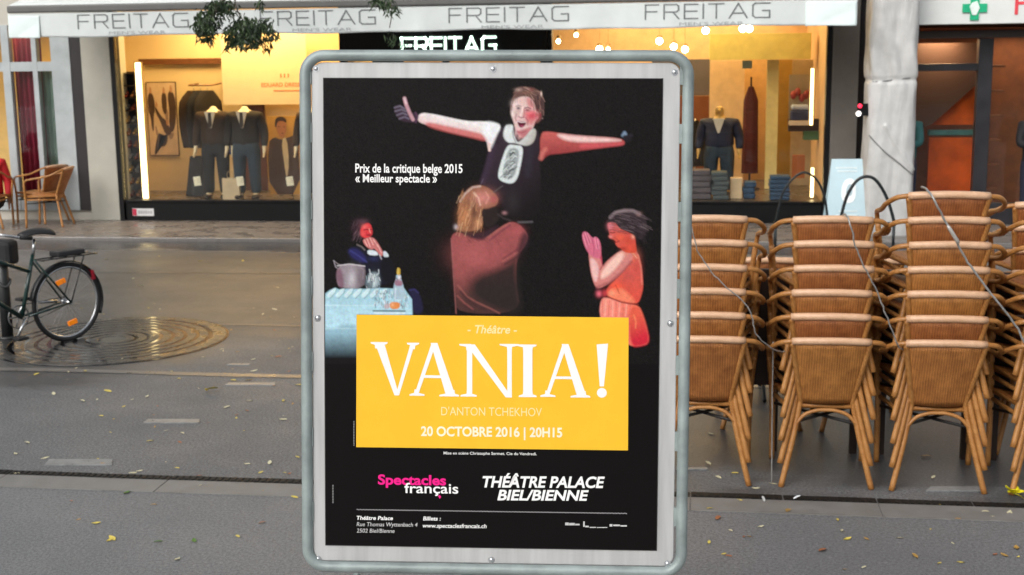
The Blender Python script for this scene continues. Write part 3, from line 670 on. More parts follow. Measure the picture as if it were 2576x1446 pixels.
# ---- woman clapping
fill(WW((440, 450), (560, 415), (600, 470), (632, 540), (652, 680), (662, 800), (640, 900), (606, 975), (480, 955), (320, 908), (296, 850), (340, 790), (470, 660), (540, 560)), (212, 98, 86), 2.0, 1, (220, 84, 70), (1580, 620, 1570, 740))
bl(WW, 545, 500, 60, 60, (226, 130, 108), .8); bl(WW, 600, 620, 40, 90, (196, 78, 72), .7); bl(WW, 520, 700, 60, 60, (190, 84, 80), .6); fill(WW((330, 835), (420, 795), (520, 860), (605, 965), (470, 950), (318, 902)), (246, 136, 104), 3, .9); bl(WW, 410, 800, 55, 34, (250, 96, 66), .85); bl(WW, 360, 870, 30, 24, (250, 168, 130), .7)
line(WW((395, 790), (420, 840), (430, 870)), 2.2, (170, 50, 44), 1.5, .7); line(WW((480, 840), (540, 900), (590, 955)), 3, (226, 96, 74), 2, .7); line(WW((610, 500), (640, 620), (648, 780)), 3, (232, 150, 132), 2, .5); line(WW((560, 480), (600, 530)), 2.4, (240, 180, 150), 1.6, .6)
fill(WW((250, 915), (330, 908), (450, 955), (612, 980), (650, 1060), (690, 1180), (722, 1345), (640, 1378), (540, 1380), (400, 1300), (238, 1120)), (246, 152, 136), 2.0, 1, (240, 120, 98), (1510, 760, 1590, 790))
fill(WW((520, 1000), (614, 985), (655, 1070), (692, 1190), (724, 1345), (640, 1380), (530, 1385)), (226, 92, 70), 4, .9, (204, 20, 56), (1590, 790, 1615, 840)); line(WW((570, 1080), (590, 1140), (585, 1200)), 3.5, (250, 140, 100), 2, .8)
for i in range(9): x = 270+i*33; line(WW((x, 930+i*6), (x-4+RNG.normal()*5, 1090)), 2.4, [(214, 96, 84), (252, 190, 174)][i % 2], 1.8, .6)
line(WW((325, 903), (390, 930), (450, 955), (540, 970), (612, 976)), 2.6, (140, 44, 42), 1.5, .9)
fill(WW((232, 420), (258, 480), (272, 600), (250, 650), (225, 560)), (196, 76, 98), 2)
fill(WW((135, 465), (160, 490), (245, 520), (262, 600), (280, 602), (310, 560), (430, 462), (500, 452), (565, 500), (545, 570), (440, 690), (330, 775), (240, 824), (205, 812), (175, 740), (150, 620)), (212, 132, 126), 2.0)
fill(WW((150, 520), (215, 560), (240, 640), (215, 770), (180, 730), (160, 620)), (240, 196, 192), 3, .85); fill(WW((262, 660), (330, 572), (440, 468), (500, 474), (440, 580), (340, 690), (250, 745)), (244, 202, 188), 4, .9); bl(WW, 490, 480, 40, 30, (226, 140, 116), .6)
line(WW((218, 812), (340, 762), (470, 650), (545, 565)), 5, (150, 70, 76), 3.5, .75); line(WW((248, 640), (268, 605), (282, 600)), 2.4, (150, 60, 70), 1.6, .8); bl(WW, 236, 872, 26, 30, (236, 108, 126), .95); bl(WW, 290, 868, 26, 34, (214, 70, 78), .8)
fill(WW((74, 300), (92, 275), (128, 284), (176, 342), (205, 324), (234, 345), (256, 400), (258, 500), (235, 545), (150, 505), (108, 440), (80, 360)), (210, 108, 134), 1.8)
for q in (((84, 310), (120, 430)), ((104, 290), (140, 400)), ((124, 292), (160, 380)), ((196, 335), (215, 440)), ((222, 350), (236, 440))): line(WW(*q), 2.4, (236, 158, 178), 1.6, .65)
for q in (((95, 300), (130, 400)), ((116, 290), (150, 380)), ((172, 345), (190, 440), (185, 500)), ((210, 340), (226, 430))): line(WW(*q), 1.6, (160, 60, 92), 1.3, .65)
fill(WW((316, 190), (400, 184), (432, 250), (540, 288), (582, 330), (592, 420), (600, 485), (480, 480), (445, 432), (420, 428), (402, 408), (393, 388), (400, 374), (380, 352), (342, 343), (330, 326), (339, 300), (326, 250)), (204, 96, 92), 1.8, 1, (214, 80, 60), (1545, 560, 1580, 625))
bl(WW, 345, 225, 30, 36, (214, 126, 138), .85); bl(WW, 350, 325, 18, 14, (232, 140, 136), .8); bl(WW, 440, 330, 46, 40, (222, 92, 64), .8); bl(WW, 520, 360, 40, 50, (196, 70, 52), .7); line(WW((345, 284), (365, 290), (388, 282)), 2, (86, 34, 40), 1.3, .95); line(WW((340, 262), (370, 256), (395, 264)), 1.8, (110, 50, 54), 1.4, .7); line(WW((386, 376), (408, 380), (430, 366)), 1.8, (120, 26, 34), 1.2, .95); line(WW((385, 335), (410, 350), (420, 372)), 1.6, (160, 56, 52), 1.5, .6); bl(WW, 470, 440, 30, 16, (150, 50, 44), .7); bl(WW, 562, 325, 18, 22, (236, 160, 140), .85)
fill(WW((314, 192), (326, 150), (360, 95), (430, 64), (520, 52), (605, 74), (662, 122), (700, 200), (690, 300), (640, 365), (592, 325), (545, 290), (475, 262), (430, 236), (402, 192), (360, 184)), (54, 44, 48), 2.2)
line(WW((345, 140), (395, 95), (480, 76), (560, 78), (620, 105)), 6, (178, 158, 162), 3.5, .6); bl(WW, 620, 110, 26, 20, (170, 130, 128), .6)
strands(WW, 150, (330, 70, 690, 300), lambda x, y: (.9, .18+(x-420)*.0012), 70, [(98, 84, 90), (30, 24, 28), (76, 62, 68), (130, 112, 116), (44, 34, 40)], 1.3, .5, lambda x, y: ((x-500)/190)**2+((y-180)/115)**2 < 1)
strands(WW, 30, (590, 260, 690, 360), lambda x, y: (.3, .9), 50, [(50, 40, 44), (34, 28, 32)], 1.4, .6)
# ---- seated man behind the table
fill(GG((320, 480), (345, 452), (420, 430), (470, 445), (530, 480), (640, 530), (740, 530), (790, 620), (800, 800), (560, 820), (510, 640), (400, 600), (340, 545)), (28, 28, 42), 2.5)
fill(GG((330, 470), (400, 448), (470, 490), (525, 560), (500, 600), (430, 580), (360, 535)), (44, 42, 98), 3.5, .85); line(GG((360, 480), (440, 530), (520, 590)), 3, (74, 78, 146), 2.4, .6); bl(GG, 590, 560, 50, 24, (46, 50, 92), .7); line(GG((425, 420), (470, 440), (500, 470)), 3, (150, 140, 136), 2, .6)
bl(GG, 440, 260, 60, 70, (74, 48, 58), .75); bl(GG, 480, 190, 60, 26, (96, 66, 78), .7); strands(GG, 50, (385, 180, 480, 360), lambda x, y: (-.4, .8), 50, [(90, 66, 76), (40, 26, 34), (120, 96, 104)], 1.3, .5)
fill(GG((452, 300), (470, 240), (520, 203), (558, 214), (574, 258), (582, 300), (566, 338), (520, 358), (474, 346)), (216, 62, 68), 1.8)
bl(GG, 500, 240, 34, 24, (236, 112, 108), .7); bl(GG, 480, 310, 22, 26, (232, 96, 92), .7); line(GG((494, 274), (515, 268), (536, 272)), 2, (84, 18, 30), 1.2, .95); line(GG((552, 268), (570, 268)), 1.8, (84, 18, 30), 1.2, .9); line(GG((546, 262), (552, 290), (558, 300)), 2.4, (246, 160, 150), 1.4, .8); bl(GG, 545, 324, 24, 9, (104, 20, 36), .85); line(GG((520, 300), (528, 330)), 1.6, (150, 34, 44), 1.3, .6)
fill(GG((478, 372), (530, 350), (582, 344), (622, 382), (662, 450), (692, 505), (664, 545), (622, 482), (592, 452), (572, 474), (520, 442), (494, 412)), (202, 120, 118), 1.8)
for q in (((500, 375), (525, 430)), ((525, 362), (555, 440)), ((555, 355), (585, 420)), ((590, 370), (630, 440)), ((630, 420), (668, 500))): line(GG(*q), 2.2, (240, 190, 184), 1.4, .7)
for q in (((512, 370), (540, 432)), ((542, 358), (572, 430)), ((600, 400), (640, 470))): line(GG(*q), 1.5, (150, 66, 70), 1.3, .6)
fill(GG((528, 470), (600, 474), (640, 508), (626, 528), (530, 520)), (220, 230, 238), 1.6, it=1); fill(GG((684, 486), (712, 482), (746, 528), (728, 545), (690, 540)), (214, 226, 234), 1.6, it=1); line(GG((650, 520), (668, 560)), 3, (190, 190, 200), 1.6, .8)
fill(GG((670, 560), (740, 535), (790, 620), (800, 800), (690, 800), (660, 660)), (22, 22, 27), 3, .95)
fill(GG((232, 625), (350, 612), (500, 630), (512, 700), (498, 855), (245, 848), (215, 760)), (150, 138, 146), 1.6, 1, (96, 84, 92), (885, 700, 922, 708), it=1)
fill(GG((220, 660), (270, 650), (300, 845), (245, 848), (214, 760)), (126, 92, 108), 3, .9); bl(GG, 370, 760, 44, 90, (196, 192, 198), .85); bl(GG, 450, 720, 22, 80, (124, 110, 118), .7); line(GG((225, 628), (350, 612), (500, 632)), 3, (206, 200, 204), 1.4, .9); line(GG((190, 578), (208, 640), (222, 650)), 2.2, (170, 162, 168), 1.4, .9); line(GG((190, 578), (225, 606), (250, 618)), 2, (150, 142, 148), 1.4, .9); line(GG((430, 655), (460, 650), (490, 668), (480, 760)), 2.4, (150, 136, 144), 1.6, .8)
fill(GG((505, 780), (520, 740), (545, 690), (640, 690), (660, 760), (650, 860), (510, 860)), (110, 126, 136), 2.5, .8); line(GG((548, 665), (556, 700), (575, 715)), 2.4, (206, 214, 220), 1.3, .9); line(GG((640, 668), (642, 700), (620, 720)), 2.4, (206, 214, 220), 1.3, .9); bl(GG, 600, 780, 34, 56, (214, 228, 232), .8)
for i in range(34): x, y = 515+RNG.random()*135, 700+RNG.random()*140; line(GG((x, y), (x+RNG.normal()*8, y+24+RNG.random()*26)), 1.8, [(236, 244, 246), (40, 48, 56), (160, 182, 192)][i % 3], 1.2, .7)
fill(GG((940, 862), (990, 852), (1040, 890), (1075, 980), (1090, 1100), (970, 1110)), (38, 36, 66), 3, .9); line(GG((950, 870), (1000, 862), (1036, 894)), 3, (66, 62, 120), 2.2, .7)
TB = [(104, 905), (150, 870), (205, 846), (240, 862), (320, 856), (500, 858), (640, 850), (900, 856), (930, 900), (975, 960), (980, 1115), (760, 1120), (424, 1112), (420, 1640), (100, 1640)]
fill(GG(*TB), (164, 206, 220), 1.8, 1, (182, 222, 238), (850, 720, 850, 800), it=0)
for i in range(7): x = 118+i*86; fill(GG((x, 935), (x+10, 905), (x+70, 852), (x+104, 858), (x+84, 905), (x+40, 950)), (208, 234, 240), 1.6, .85, it=1); line(GG((x+34, 952), (x+84, 900), (x+100, 860)), 2, (96, 140, 156), 1.4, .75); line(GG((x+14, 918), (x+66, 866)), 1.6, (240, 250, 252), 1.3, .7)
for i in range(110):
    x, y = 600+RNG.random()*340, 860+RNG.random()*170; line(GG((x, y), (x+RNG.normal()*5, y+14+RNG.random()*22)), 2, [(236, 246, 248), (104, 136, 150), (200, 226, 234), (150, 120, 122), (70, 96, 110)][i % 5], 1.2, .65)
for x in (660, 696): bl(GG, x, 906, 9, 9, (70, 84, 100), .8)
line(GG((104, 1020), (590, 1024)), 2, (214, 238, 245), 1.5, .7)
for i in range(12): line(GG((112+i*40, 1030), (112+i*40, 1240)), 2, (200, 232, 242), 2, .35)
fill(GG((790, 820), (812, 770), (818, 710), (862, 710), (868, 770), (892, 830), (915, 960), (785, 960)), (168, 192, 206), 1.6, it=1); fill(GG((806, 765), (870, 765), (886, 828), (800, 828)), (156, 116, 134), 1.8, it=1); line(GG((812, 750), (840, 765), (866, 750)), 2.6, (90, 60, 76), 1.5, .8); bl(GG, 846, 745, 12, 22, (240, 226, 232), .85); line(GG((812, 850), (806, 950)), 2, (226, 240, 246), 1.5, .8)
fill(GG((824, 648), (858, 648), (860, 720), (820, 720)), (186, 152, 58), 1.5, it=1); line(GG((836, 652), (834, 716)), 1.8, (232, 206, 120), 1.2, .8)
fill(GG((690, 1010), (745, 1000), (748, 1056), (700, 1056)), (190, 164, 166), 2, .8); fill(GG((748, 988), (856, 988), (852, 1056), (756, 1060)), (226, 140, 78), 1.6, it=1); bl(GG, 780, 1015, 20, 22, (244, 184, 136), .8); line(GG((862, 1018), (884, 1030), (878, 1048)), 2, (110, 96, 100), 1.4, .8)
line(GG((588, 1076), (905, 1078)), 3.6, (84, 108, 114), 1.3, .95); line(GG((600, 1096), (900, 1100)), 4, (224, 240, 244), 1.6, .8)
# cloth of the table falling away into the dark
rr = (slice(0, GH+1), slice(0, 60)); X, Y = GX[rr], GY[rr]
fade = np.clip((Y-(808+6*np.sin(X*.07)))/12, 0, 1)*(X < 905); blend(rr, fade*.55, C3((110, 150, 168)))
fade = np.clip((Y-832)/62, 0, 1)**.8*(X < 905); blend(rr, fade, C3((24, 22, 24)))
line([(820, 819), (897, 819)], 3, (196, 226, 238), 2, .6)
def smooth(a, k):
    for _ in range(k): a = (a+np.roll(a, 1, 0)+np.roll(a, -1, 0)+np.roll(a, 1, 1)+np.roll(a, -1, 1))/5
    return a/a.std()
IMG *= (1+.03*smooth(RNG.standard_normal((GH+1, GW+1, 1)), 2)+.025*smooth(RNG.standard_normal((GH+1, GW+1, 1)), 9))*(1+.05*RNG.standard_normal((GH+1, GW+1, 3))); IMG = np.clip(IMG, .0, 1)

vs = []
for j in range(GH+1):
    for i in range(GW+1):
        a_, b_ = bp(GX[j, i], GY[j, i]); vs.append((a_, -.0022, b_))
me = bpy.data.meshes.new('poster_print')
fs = [(j*(GW+1)+i, (j+1)*(GW+1)+i, (j+1)*(GW+1)+i+1, j*(GW+1)+i+1) for j in range(GH) for i in range(GW)]
k0 = len(vs)
low = [bp(818.0, 908), bp(1656.7, 908), bp(1650, 1383), bp(820, 1370)]
zl = [vs[(GH)*(GW+1)], vs[(GH)*(GW+1)+GW]]
vs += [zl[0], zl[1], (PW/2, -.0022, -PH/2), (-PW/2, -.0022, -PH/2)]
fs.append((k0, k0+3, k0+2, k0+1))
me.from_pydata(vs, [], fs); me.update()
at_ = me.color_attributes.new('print', 'FLOAT_COLOR', 'POINT')
cols = np.ones((len(vs), 4), np.float32); cols[:k0, :3] = IMG.reshape(-1, 3); cols[k0:, :3] = S(15, 13, 13)
at_.data.foreach_set('color', cols.ravel())
pm = bpy.data.materials.new('printed poster paper'); pm.use_nodes = True; n = N(pm); b = n.n['Principled BSDF']
n.link(n.new('ShaderNodeVertexColor', layer_name='print').outputs[0], b.inputs['Base Color'])
b.inputs['Roughness'].default_value = .45; b.inputs['Specular IOR Level'].default_value = .1
po = bpy.data.objects.new('poster_print', me); COL.objects.link(po); po.parent = board; me.materials.append(pm)
p = MB(); p.box(-PW/2-.002, PW/2+.002, -.0018, -.0002, -PH/2-.002, PH/2+.002); p.build('poster_paper', mat('poster paper back', (.03, .028, .028), .5), po)

def printed(name, m, quads, y=-.0026, parent=po):
    p = MB()
    for k, q in enumerate(quads):
        q = [bp(*c_) for c_ in q]; p.add([(a_, y-.00005*(k % 7), b_) for a_, b_ in q], [tuple(range(len(q)))])
    return p.build(name, m, parent)
yel = mat('yellow print', (.87, .50, .028), .5, var=.03, vs=12, spec=.25)
whi = mat('white print', (.86, .86, .85), .5, var=.02, spec=.25)
pale = mat('pale yellow print', (.90, .74, .34), .5, var=.03, spec=.25)
mag = mat('magenta print', (.84, .012, .24), .5, var=.03, spec=.25)
printed('yellow_panel', yel, [[(898, 784), (897, 1119.5), (1580, 1127), (1582, 790.5)]])
def text(name, body, x0, x1, yt, yb, m, bold=0.0, shear=0.0, y=-.003, slope=.009, parent=po, rot=False):
    v, f = raw_text(body, bold, shear); w0, w1 = min(q[0] for q in v), max(q[0] for q in v)
    vv = []
    for q in v:
        if rot: X = x1-(q[1]/CAPH)*(x1-x0); X = x0+(x1-x0)*(1-q[1]/CAPH); Y = yb-(q[0]-w0)/(w1-w0)*(yb-yt)
        else: X = x0+(q[0]-w0)/(w1-w0)*(x1-x0); Y = yb-q[1]/CAPH*(yb-yt)+slope*(X-x0)
        a_, b_ = bp(X, Y); vv.append((a_, y, b_))
    p = MB(); p.add(vv, f); return p.build(name, m, parent)
text('award_line', 'Prix de la critique belge 2015', 895, 1166, 408, 429, whi, .022, slope=.004)
text('award_line', '« Meilleur spectacle »', 895, 1102, 434, 453, whi, .022, slope=.004)
text('genre_line', '- Théâtre -', 1178, 1303, 810, 830, pale, .02, .22)
text('author_line', "D'ANTON TCHEKHOV", 1112, 1365, 1017, 1038, pale, 0.0)
text('date_line', '20 OCTOBRE 2016 | 20H15', 1061, 1416, 1067, 1090, mat('cream print', (.88, .82, .62), .5, spec=.25), .028)
text('credit_line', 'Mise en scène Christophe Sermet. Cie du Vendredi.', 1118, 1352, 1130.5, 1137.5, whi, .008)
text('company_name', 'Spectacles', 952, 1124, 1190, 1214, mag, .03, slope=.012)
text('company_name', 'français', 1019, 1155, 1211, 1236, whi, .012, slope=.012, y=-.0033)
line_q = [(1104.0, 1244), (1108, 1241), (1112, 1246), (1108, 1251)]; printed('cedilla', mag, [line_q], -.0034)
text('venue_line', 'THÉÂTRE PALACE', 1216, 1522, 1194, 1221, whi, .03, .2, slope=.004)
text('venue_line', 'BIEL/BIENNE', 1253, 1482, 1229, 1254, whi, .03, .2, slope=.004)
rule = []
for i in range(170):
    x = 898+i*4.0; yy = 1277.5+(x-898)*.0137; rule.append([(x, yy+(i % 2)*1.0), (x, yy+2.2+(i % 2)*1.0), (x+3.4, yy+2.2+(i % 2)), (x+3.4, yy+(i % 2))])
printed('dotted_rule', mat('grey rule print', (.34, .33, .34), .5, spec=.25), rule, -.0026)
text('address_line', 'Théâtre Palace', 898, 990, 1295.5, 1305, whi, .025, .15)
text('address_line', 'Rue Thomas Wyttenbach 4', 898, 1052, 1311.5, 1321.5, mat('grey white print', (.55, .55, .55), .5), .004, .15)
text('address_line', '2502 Biel/Bienne', 898, 994, 1328, 1338, MATS['grey white print'], .004, .15)
text('ticket_line', 'Billets :', 1066, 1111, 1297, 1306.5, whi, .025, .15)
text('ticket_line', 'www.spectaclesfrancais.ch', 1065, 1226, 1315, 1325, whi, .018, .15)
logos = []
for x0, x1, y0, h in ((1423, 1432, 1312, 7), (1433, 1447, 1313, 6), (1448, 1459, 1315, 4), (1468, 1472, 1309, 14), (1473, 1482, 1320, 4), (1484, 1500, 1323, 2.5), (1502, 1528, 1323.5, 2), (1534, 1541, 1316, 6), (1543, 1560, 1317, 4), (1561, 1577, 1318.5, 3.5)):
    logos.append([(x0, y0), (x0, y0+h), (x1, y0+h), (x1, y0)])
printed('sponsor_marks', MATS['grey white print'], logos)
sd = []
for i in range(16):
    sd.append([(890, 1053+i*4), (890, 1055.6+i*4), (892.5, 1055.6+i*4), (892.5, 1053+i*4)])
for i in range(12):
    sd.append([(836.5, 1216+i*4), (836.5, 1218.6+i*4), (839.5, 1218.6+i*4), (839.5, 1216+i*4)])
printed('edge_marks', mat('dim print', (.25, .25, .25), .5), sd)
# big serif title, drawn as strokes of two weights with bracketed serifs
def F7(x, y): return (723.2+x*.47843, 754.7+y*.47843)
def title(quads): return [[F7(*c_) for c_ in q] for q in quads]
def sl(x): return (x-440)*.0075
def serif(x0, x1, y, up, sx0, sx1):       # flat foot from x0 to x1 whose bracket narrows to the stem sx0..sx1
    s = -1 if up else 1
    return [(x0, y+sl(x0)), (x0+1, y+s*-8+sl(x0)), (sx0-2, y+s*-15+sl(x0)), (sx0, y+s*-34+sl(x0)), (sx1, y+s*-34+sl(x1)), (sx1+2, y+s*-15+sl(x1)), (x1-1, y+s*-8+sl(x1)), (x1, y+sl(x1))]
def stem(x0, x1, x2, x3, y0=206, y1=488): return [(x0, y0+sl(x0)), (x2, y1+sl(x2)), (x3, y1+sl(x3)), (x1, y0+sl(x1))]
Q = []
Q += [stem(463, 512, 566, 590, 210, 486), stem(652, 674, 572, 590, 210, 486), serif(440, 530, 205, True, 464, 509), serif(632, 697, 207, True, 653, 674)]
def bigA(x):    # x = left end
    return [stem(x+116, x+140, x+28, x+48, 212, 476), stem(x+112, x+148, x+192, x+241, 207, 480), [(x+62, 378+sl(x)), (x+56, 392+sl(x)), (x+196, 394+sl(x)), (x+192, 380+sl(x))], serif(x, x+80, 487, False, x+27, x+46), serif(x+158, x+262, 489, False, x+194, x+238)]
Q += bigA(645); Q += bigA(1333)
Q += [stem(948, 976, 948, 976, 214, 480), serif(914, 1000, 489, False, 948, 974), stem(944, 990, 1152, 1184, 213, 492), stem(1160, 1184, 1160, 1184, 212, 492), serif(908, 972, 211, True, 946, 968), serif(1120, 1222, 209, True, 1160, 1184)]
Q += [stem(1244, 1292, 1244, 1292, 216, 480), serif(1210, 1314, 211, True, 1244, 1292), serif(1220, 1314, 489, False, 1244, 1292)]
Q += [[(1628, 216), (1644, 438), (1666, 438), (1688, 212)], [(1655+26*math.cos(-2*PI*i/16), 472+26*math.sin(-2*PI*i/16)) for i in range(16)]]
printed('title_lettering', whi, title(Q), -.003)

# ================================================================== RATTAN CHAIRS
def wicker_mat(name, c0, c1, sx=1.0):
    m = bpy.data.materials.new(name); m.use_nodes = True; n = N(m); b = n.n['Principled BSDF']
    o_ = n.new('ShaderNodeTexCoord').outputs['Object']; s_ = n.new('ShaderNodeSeparateXYZ', {0: o_})
    sx_ = n.math('SINE', n.math('MULTIPLY', s_.outputs['X'], 2*PI/.0135)); sz_ = n.math('SINE', n.math('MULTIPLY', s_.outputs['Z'], 2*PI/.011))
    wv = n.math('ADD', n.math('MULTIPLY', sx_, .65), n.math('MULTIPLY', n.math('MULTIPLY', sx_, sz_), .5))
    no = n.new('ShaderNodeTexNoise', {'Vector': o_, 'Scale': 14.0, 'Detail': 5.0, 'Roughness': .7}).outputs[0]
    f = n.math('ADD', n.math('MULTIPLY', wv, .28), n.ramp(no, .3, .7, .15, .85), True)
    ob = n.new('ShaderNodeObjectInfo').outputs['Random']
    c = n.mix(f, c0, c1); hv = n.new('ShaderNodeHueSaturation', {'Color': c, 'Value': n.ramp(ob, 0.0, 1.0, .82, 1.12), 'Hue': n.ramp(ob, 0.0, 1.0, .492, .508)})
    n.link(hv.outputs[0], b.inputs['Base Color']); b.inputs['Roughness'].default_value = .55
    n.link(n.new('ShaderNodeBump', {'Height': wv, 'Strength': .5, 'Distance': .003}).outputs[0], b.inputs['Normal'])
    return m
wick = wicker_mat('woven rattan', (.20, .062, .013), (.53, .205, .055))
def cane_mat(name, c0, c1, rough=.36):
    m = bpy.data.materials.new(name); m.use_nodes = True; n = N(m); b = n.n['Principled BSDF']
    o_ = n.new('ShaderNodeTexCoord').outputs['Object']
    no = n.new('ShaderNodeTexNoise', {'Vector': o_, 'Scale': 22.0, 'Detail': 4.0, 'Roughness': .7}).outputs[0]
    wr = n.new('ShaderNodeTexWave', {'Vector': o_, 'Scale': 38.0, 'Distortion': .6}, bands_direction='DIAGONAL').outputs['Fac']
    f = n.math('ADD', n.ramp(no, .3, .7, .0, .75), n.math('MULTIPLY', wr, .25), True)
    n.link(n.mix(f, c0, c1), b.inputs['Base Color']); n.link(n.ramp(no, .3, .7, rough-.1, rough+.15), b.inputs['Roughness'])
    n.link(n.new('ShaderNodeBump', {'Height': wr, 'Strength': .25, 'Distance': .002}).outputs[0], b.inputs['Normal'])
    return m
cane = cane_mat('cane tube', (.27, .10, .020), (.52, .25, .075))
sky_lit_rail = cane_mat('sky lit wrapped cane rail', (.56, .32, .18), (.74, .48, .31), .33)  # paler than the cane tube: sky light painted into the rail colour
# chair: faces +y, back towards -y; origin on the floor in the middle between its rear feet
def back_pt(u, z):                      # u -1..1 across the backrest, leaning back towards -y
    t = (z-.47)/.38; hw = .140+.068*t; y = .10-.155*t
    return Vector((u*hw, y+.028*(u*u-1)*-1*(-1), z))
def make_chair(name, label, cat):
    c = empty(name, label, cat)
    p = MB(); p.grid(lambda u, v: back_pt(2*u-1, .47+.372*v), 14, 10); p.build('backrest', wick, c, thick=.012)
    p = MB(); pts = [back_pt(u/6, .848)+Vector((0, 0, .010*(1-(u/6)**2))) for u in range(-6, 7)]
    p.tube(pts, .0205, 10); p.build('top_rail', sky_lit_rail, c)
    for s in (-1, 1):
        p = MB(); e = back_pt(s, .848)
        p.tube(bez([back_pt(s, .842), back_pt(s, .68), back_pt(s, .50), (s*.150, .095, .44), (s*.185, .055, .26), (s*.248, 0, .0)], 6), .0165, 9)
        p.build('rear_leg', cane, c)
        p = MB(); p.tube(bez([(e.x-s*.012, e.y, e.z), (s*.262, -.035, .838), (s*.308, .05, .795), (s*.315, .18, .75), (s*.31, .40, .715), (s*.302, .485, .69), (s*.292, .515, .62)], 6), .0138, 9)
        p.build('arm', cane, c)
        p = MB(); p.tube(bez([(s*.292, .515, .63), (s*.270, .51, .40), (s*.262, .53, .0)], 6), .0165, 9); p.build('front_leg', cane, c)
        p = MB(); p.tube([(s*.168, .075, .40), (s*.262, .51, .41)], .013, 8); p.tube(bez([(s*.172, .07, .34), (s*.12, .08, .40), (s*.05, .085, .425), (0, .085, .428)], 5), .011, 7)
        p.build('side_brace', cane, c)
    p = MB()
    p.grid(lambda u, v: Vector(((2*u-1)*(.150+.11*v), .10+.42*v, .452-.012*math.sin(PI*u)+.012*v)), 10, 10); p.build('seat', wick, c, thick=.02)
    p = MB(); p.tube([(-.145, .10, .445), (-.262, .52, .455), (.262, .52, .455), (.145, .10, .445)], .0135, 8, closed=True); p.build('seat_rim', cane, c)
    p = MB(); p.tube([(-.165, .08, .36), (.255, .50, .36)], .009, 7); p.tube([(.165, .08, .352), (-.255, .50, .352)], .009, 7); p.build('cross_brace', mat('dark steel', (.03, .028, .028), .4, .5), c)
    return c
ORD = ['lowest', 'second from the bottom', 'third from the bottom', 'fourth from the bottom', 'fifth from the bottom', 'sixth from the bottom', 'seventh from the bottom']
STEP = .1315
first = None
def stack(x, y, n, where, rz=0.0, dz=0.0):
    global first
    for k in range(n):
        pos = ORD[k] if k < n-1 else 'topmost'
        lab = 'rattan armchair, %s of %s' % (pos, where)
        if first is None:
            first = make_chair('rattan_armchair', lab, 'chair'); c = first
        else: c = copy_tree(first)
        c['label'] = lab; c['group'] = 'stacked rattan armchairs'
        jx, jy, jr = random.uniform(-.006, .006), random.uniform(-.008, .008), random.uniform(-.012, .012)
        c.location = (x+jx, y+jy+.012*k, dz+STEP*k); c.rotation_euler = (0, 0, rz+jr)
stack(.08, 7.19, 6, 'the stack right beside the poster board')
stack(.748, 7.19, 6, 'the middle stack, second from the poster board')
stack(1.348, 7.18, 7, 'the tallest front stack')
stack(1.985, 7.17, 6, 'the front stack cut off by the right edge')
stack(.45, 8.32, 3, 'the rear stack between the first two stacks')
stack(1.08, 8.32, 3, 'the rear stack left of the tallest stack')
stack(2.06, 7.92, 6, 'the rear stack showing over the right edge stack')
# dark cafe table folded away behind the chairs
def cafe_table(x, y, rz, label):
    t = empty('cafe_table', label, 'table', (x, y, 0), rz, 'dark cafe tables behind the chairs')
    dk = mat('black cast iron', (.012, .012, .013), .45, .5, var=.3)
    p = MB(); p.tube([(0, 0, .05), (0, 0, .70)], .03, 12); p.build('column', dk, t)
    for k in range(4):
        a = PI/4+k*PI/2; p = MB(); p.tube(bez([(.02*math.cos(a), .02*math.sin(a), .12), (.2*math.cos(a), .2*math.sin(a), .06), (.30*math.cos(a), .30*math.sin(a), .012)], 4), .014, 8); p.build('foot', dk, t)
    p = MB(); p.slab([(.34*math.cos(2*PI*i/32), .34*math.sin(2*PI*i/32)) for i in range(32)], .70, .73); p.build('table_top', mat('dark table top', (.06, .045, .035), .35), t, bevel=.006)
    return t
cafe_table(1.40, 9.2, .3, 'dark round cafe table behind the tallest chair stack')
cafe_table(.5, 9.3, .8, 'dark round cafe table behind the left chair stacks')
cafe_table(2.35, 9.0, .1, 'dark round cafe table at the right edge behind the chairs')

def gap_panel(x, y, label):  # made-up dark panels that darken the gaps between the chair stacks
    t = empty('gap_panel', label, 'table', (x, y, 0), 0, 'added dark panels between the stacks')
    dk = mat('dark gap panel', (.022, .010, .006), .5, var=.35, vs=8)
    for k in range(3): p = MB(); p.box(-.155+.01*k, .155-.012*k, -.02+.05*k, .015+.05*k, .42+.02*k, 1.13-.03*k); p.build('leaf', dk, t, bevel=.006)
    for sx in (-.10, .06): p = MB(); p.box(sx, sx+.045, .0, .04, 0, .42); p.build('leg', dk, t)
gap_panel(.415, 7.86, 'added dark panel filling the gap between the first two chair stacks')
gap_panel(1.05, 7.86, 'added dark panel filling the gap left of the tallest chair stack')
gap_panel(1.69, 7.80, 'added dark panel filling the gap right of the tallest chair stack')
# steel security cables slung over the stacks
cab = mat('grey steel cable', (.36, .36, .35), .4, .5, var=.25, vs=40)
def cable(pts, label, r=.0048, wob=.006):
    P = []
    for x, y, Y in pts: P.append(at(x, y, Y))
    P = bez(P, 8); P = [q+Vector((RNG.normal()*wob*.3, RNG.normal()*wob*.2, RNG.normal()*wob*.3)) for q in P]
    p = MB(); p.tube(P, r, 8); return tag(p.build('steel_cable', cab), label, 'cable', 'cables locking the chair stacks')
cable([(1700, 545, 7.3), (1733, 556, 6.98), (1760, 640, 6.97), (1812, 708, 6.97), (1880, 770, 6.98), (1903, 840, 7.0), (1945, 878, 7.06), (1975, 884, 7.15)], 'thin steel cable drooping over the chair stack beside the poster board', .0034)
cable([(2118, 543, 7.3), (2133, 547, 7.02), (2160, 640, 7.02), (2200, 720, 7.04), (2232, 800, 7.06), (2262, 872, 7.1), (2290, 880, 7.3)], 'steel cable running down across the middle chair stack', .0042)
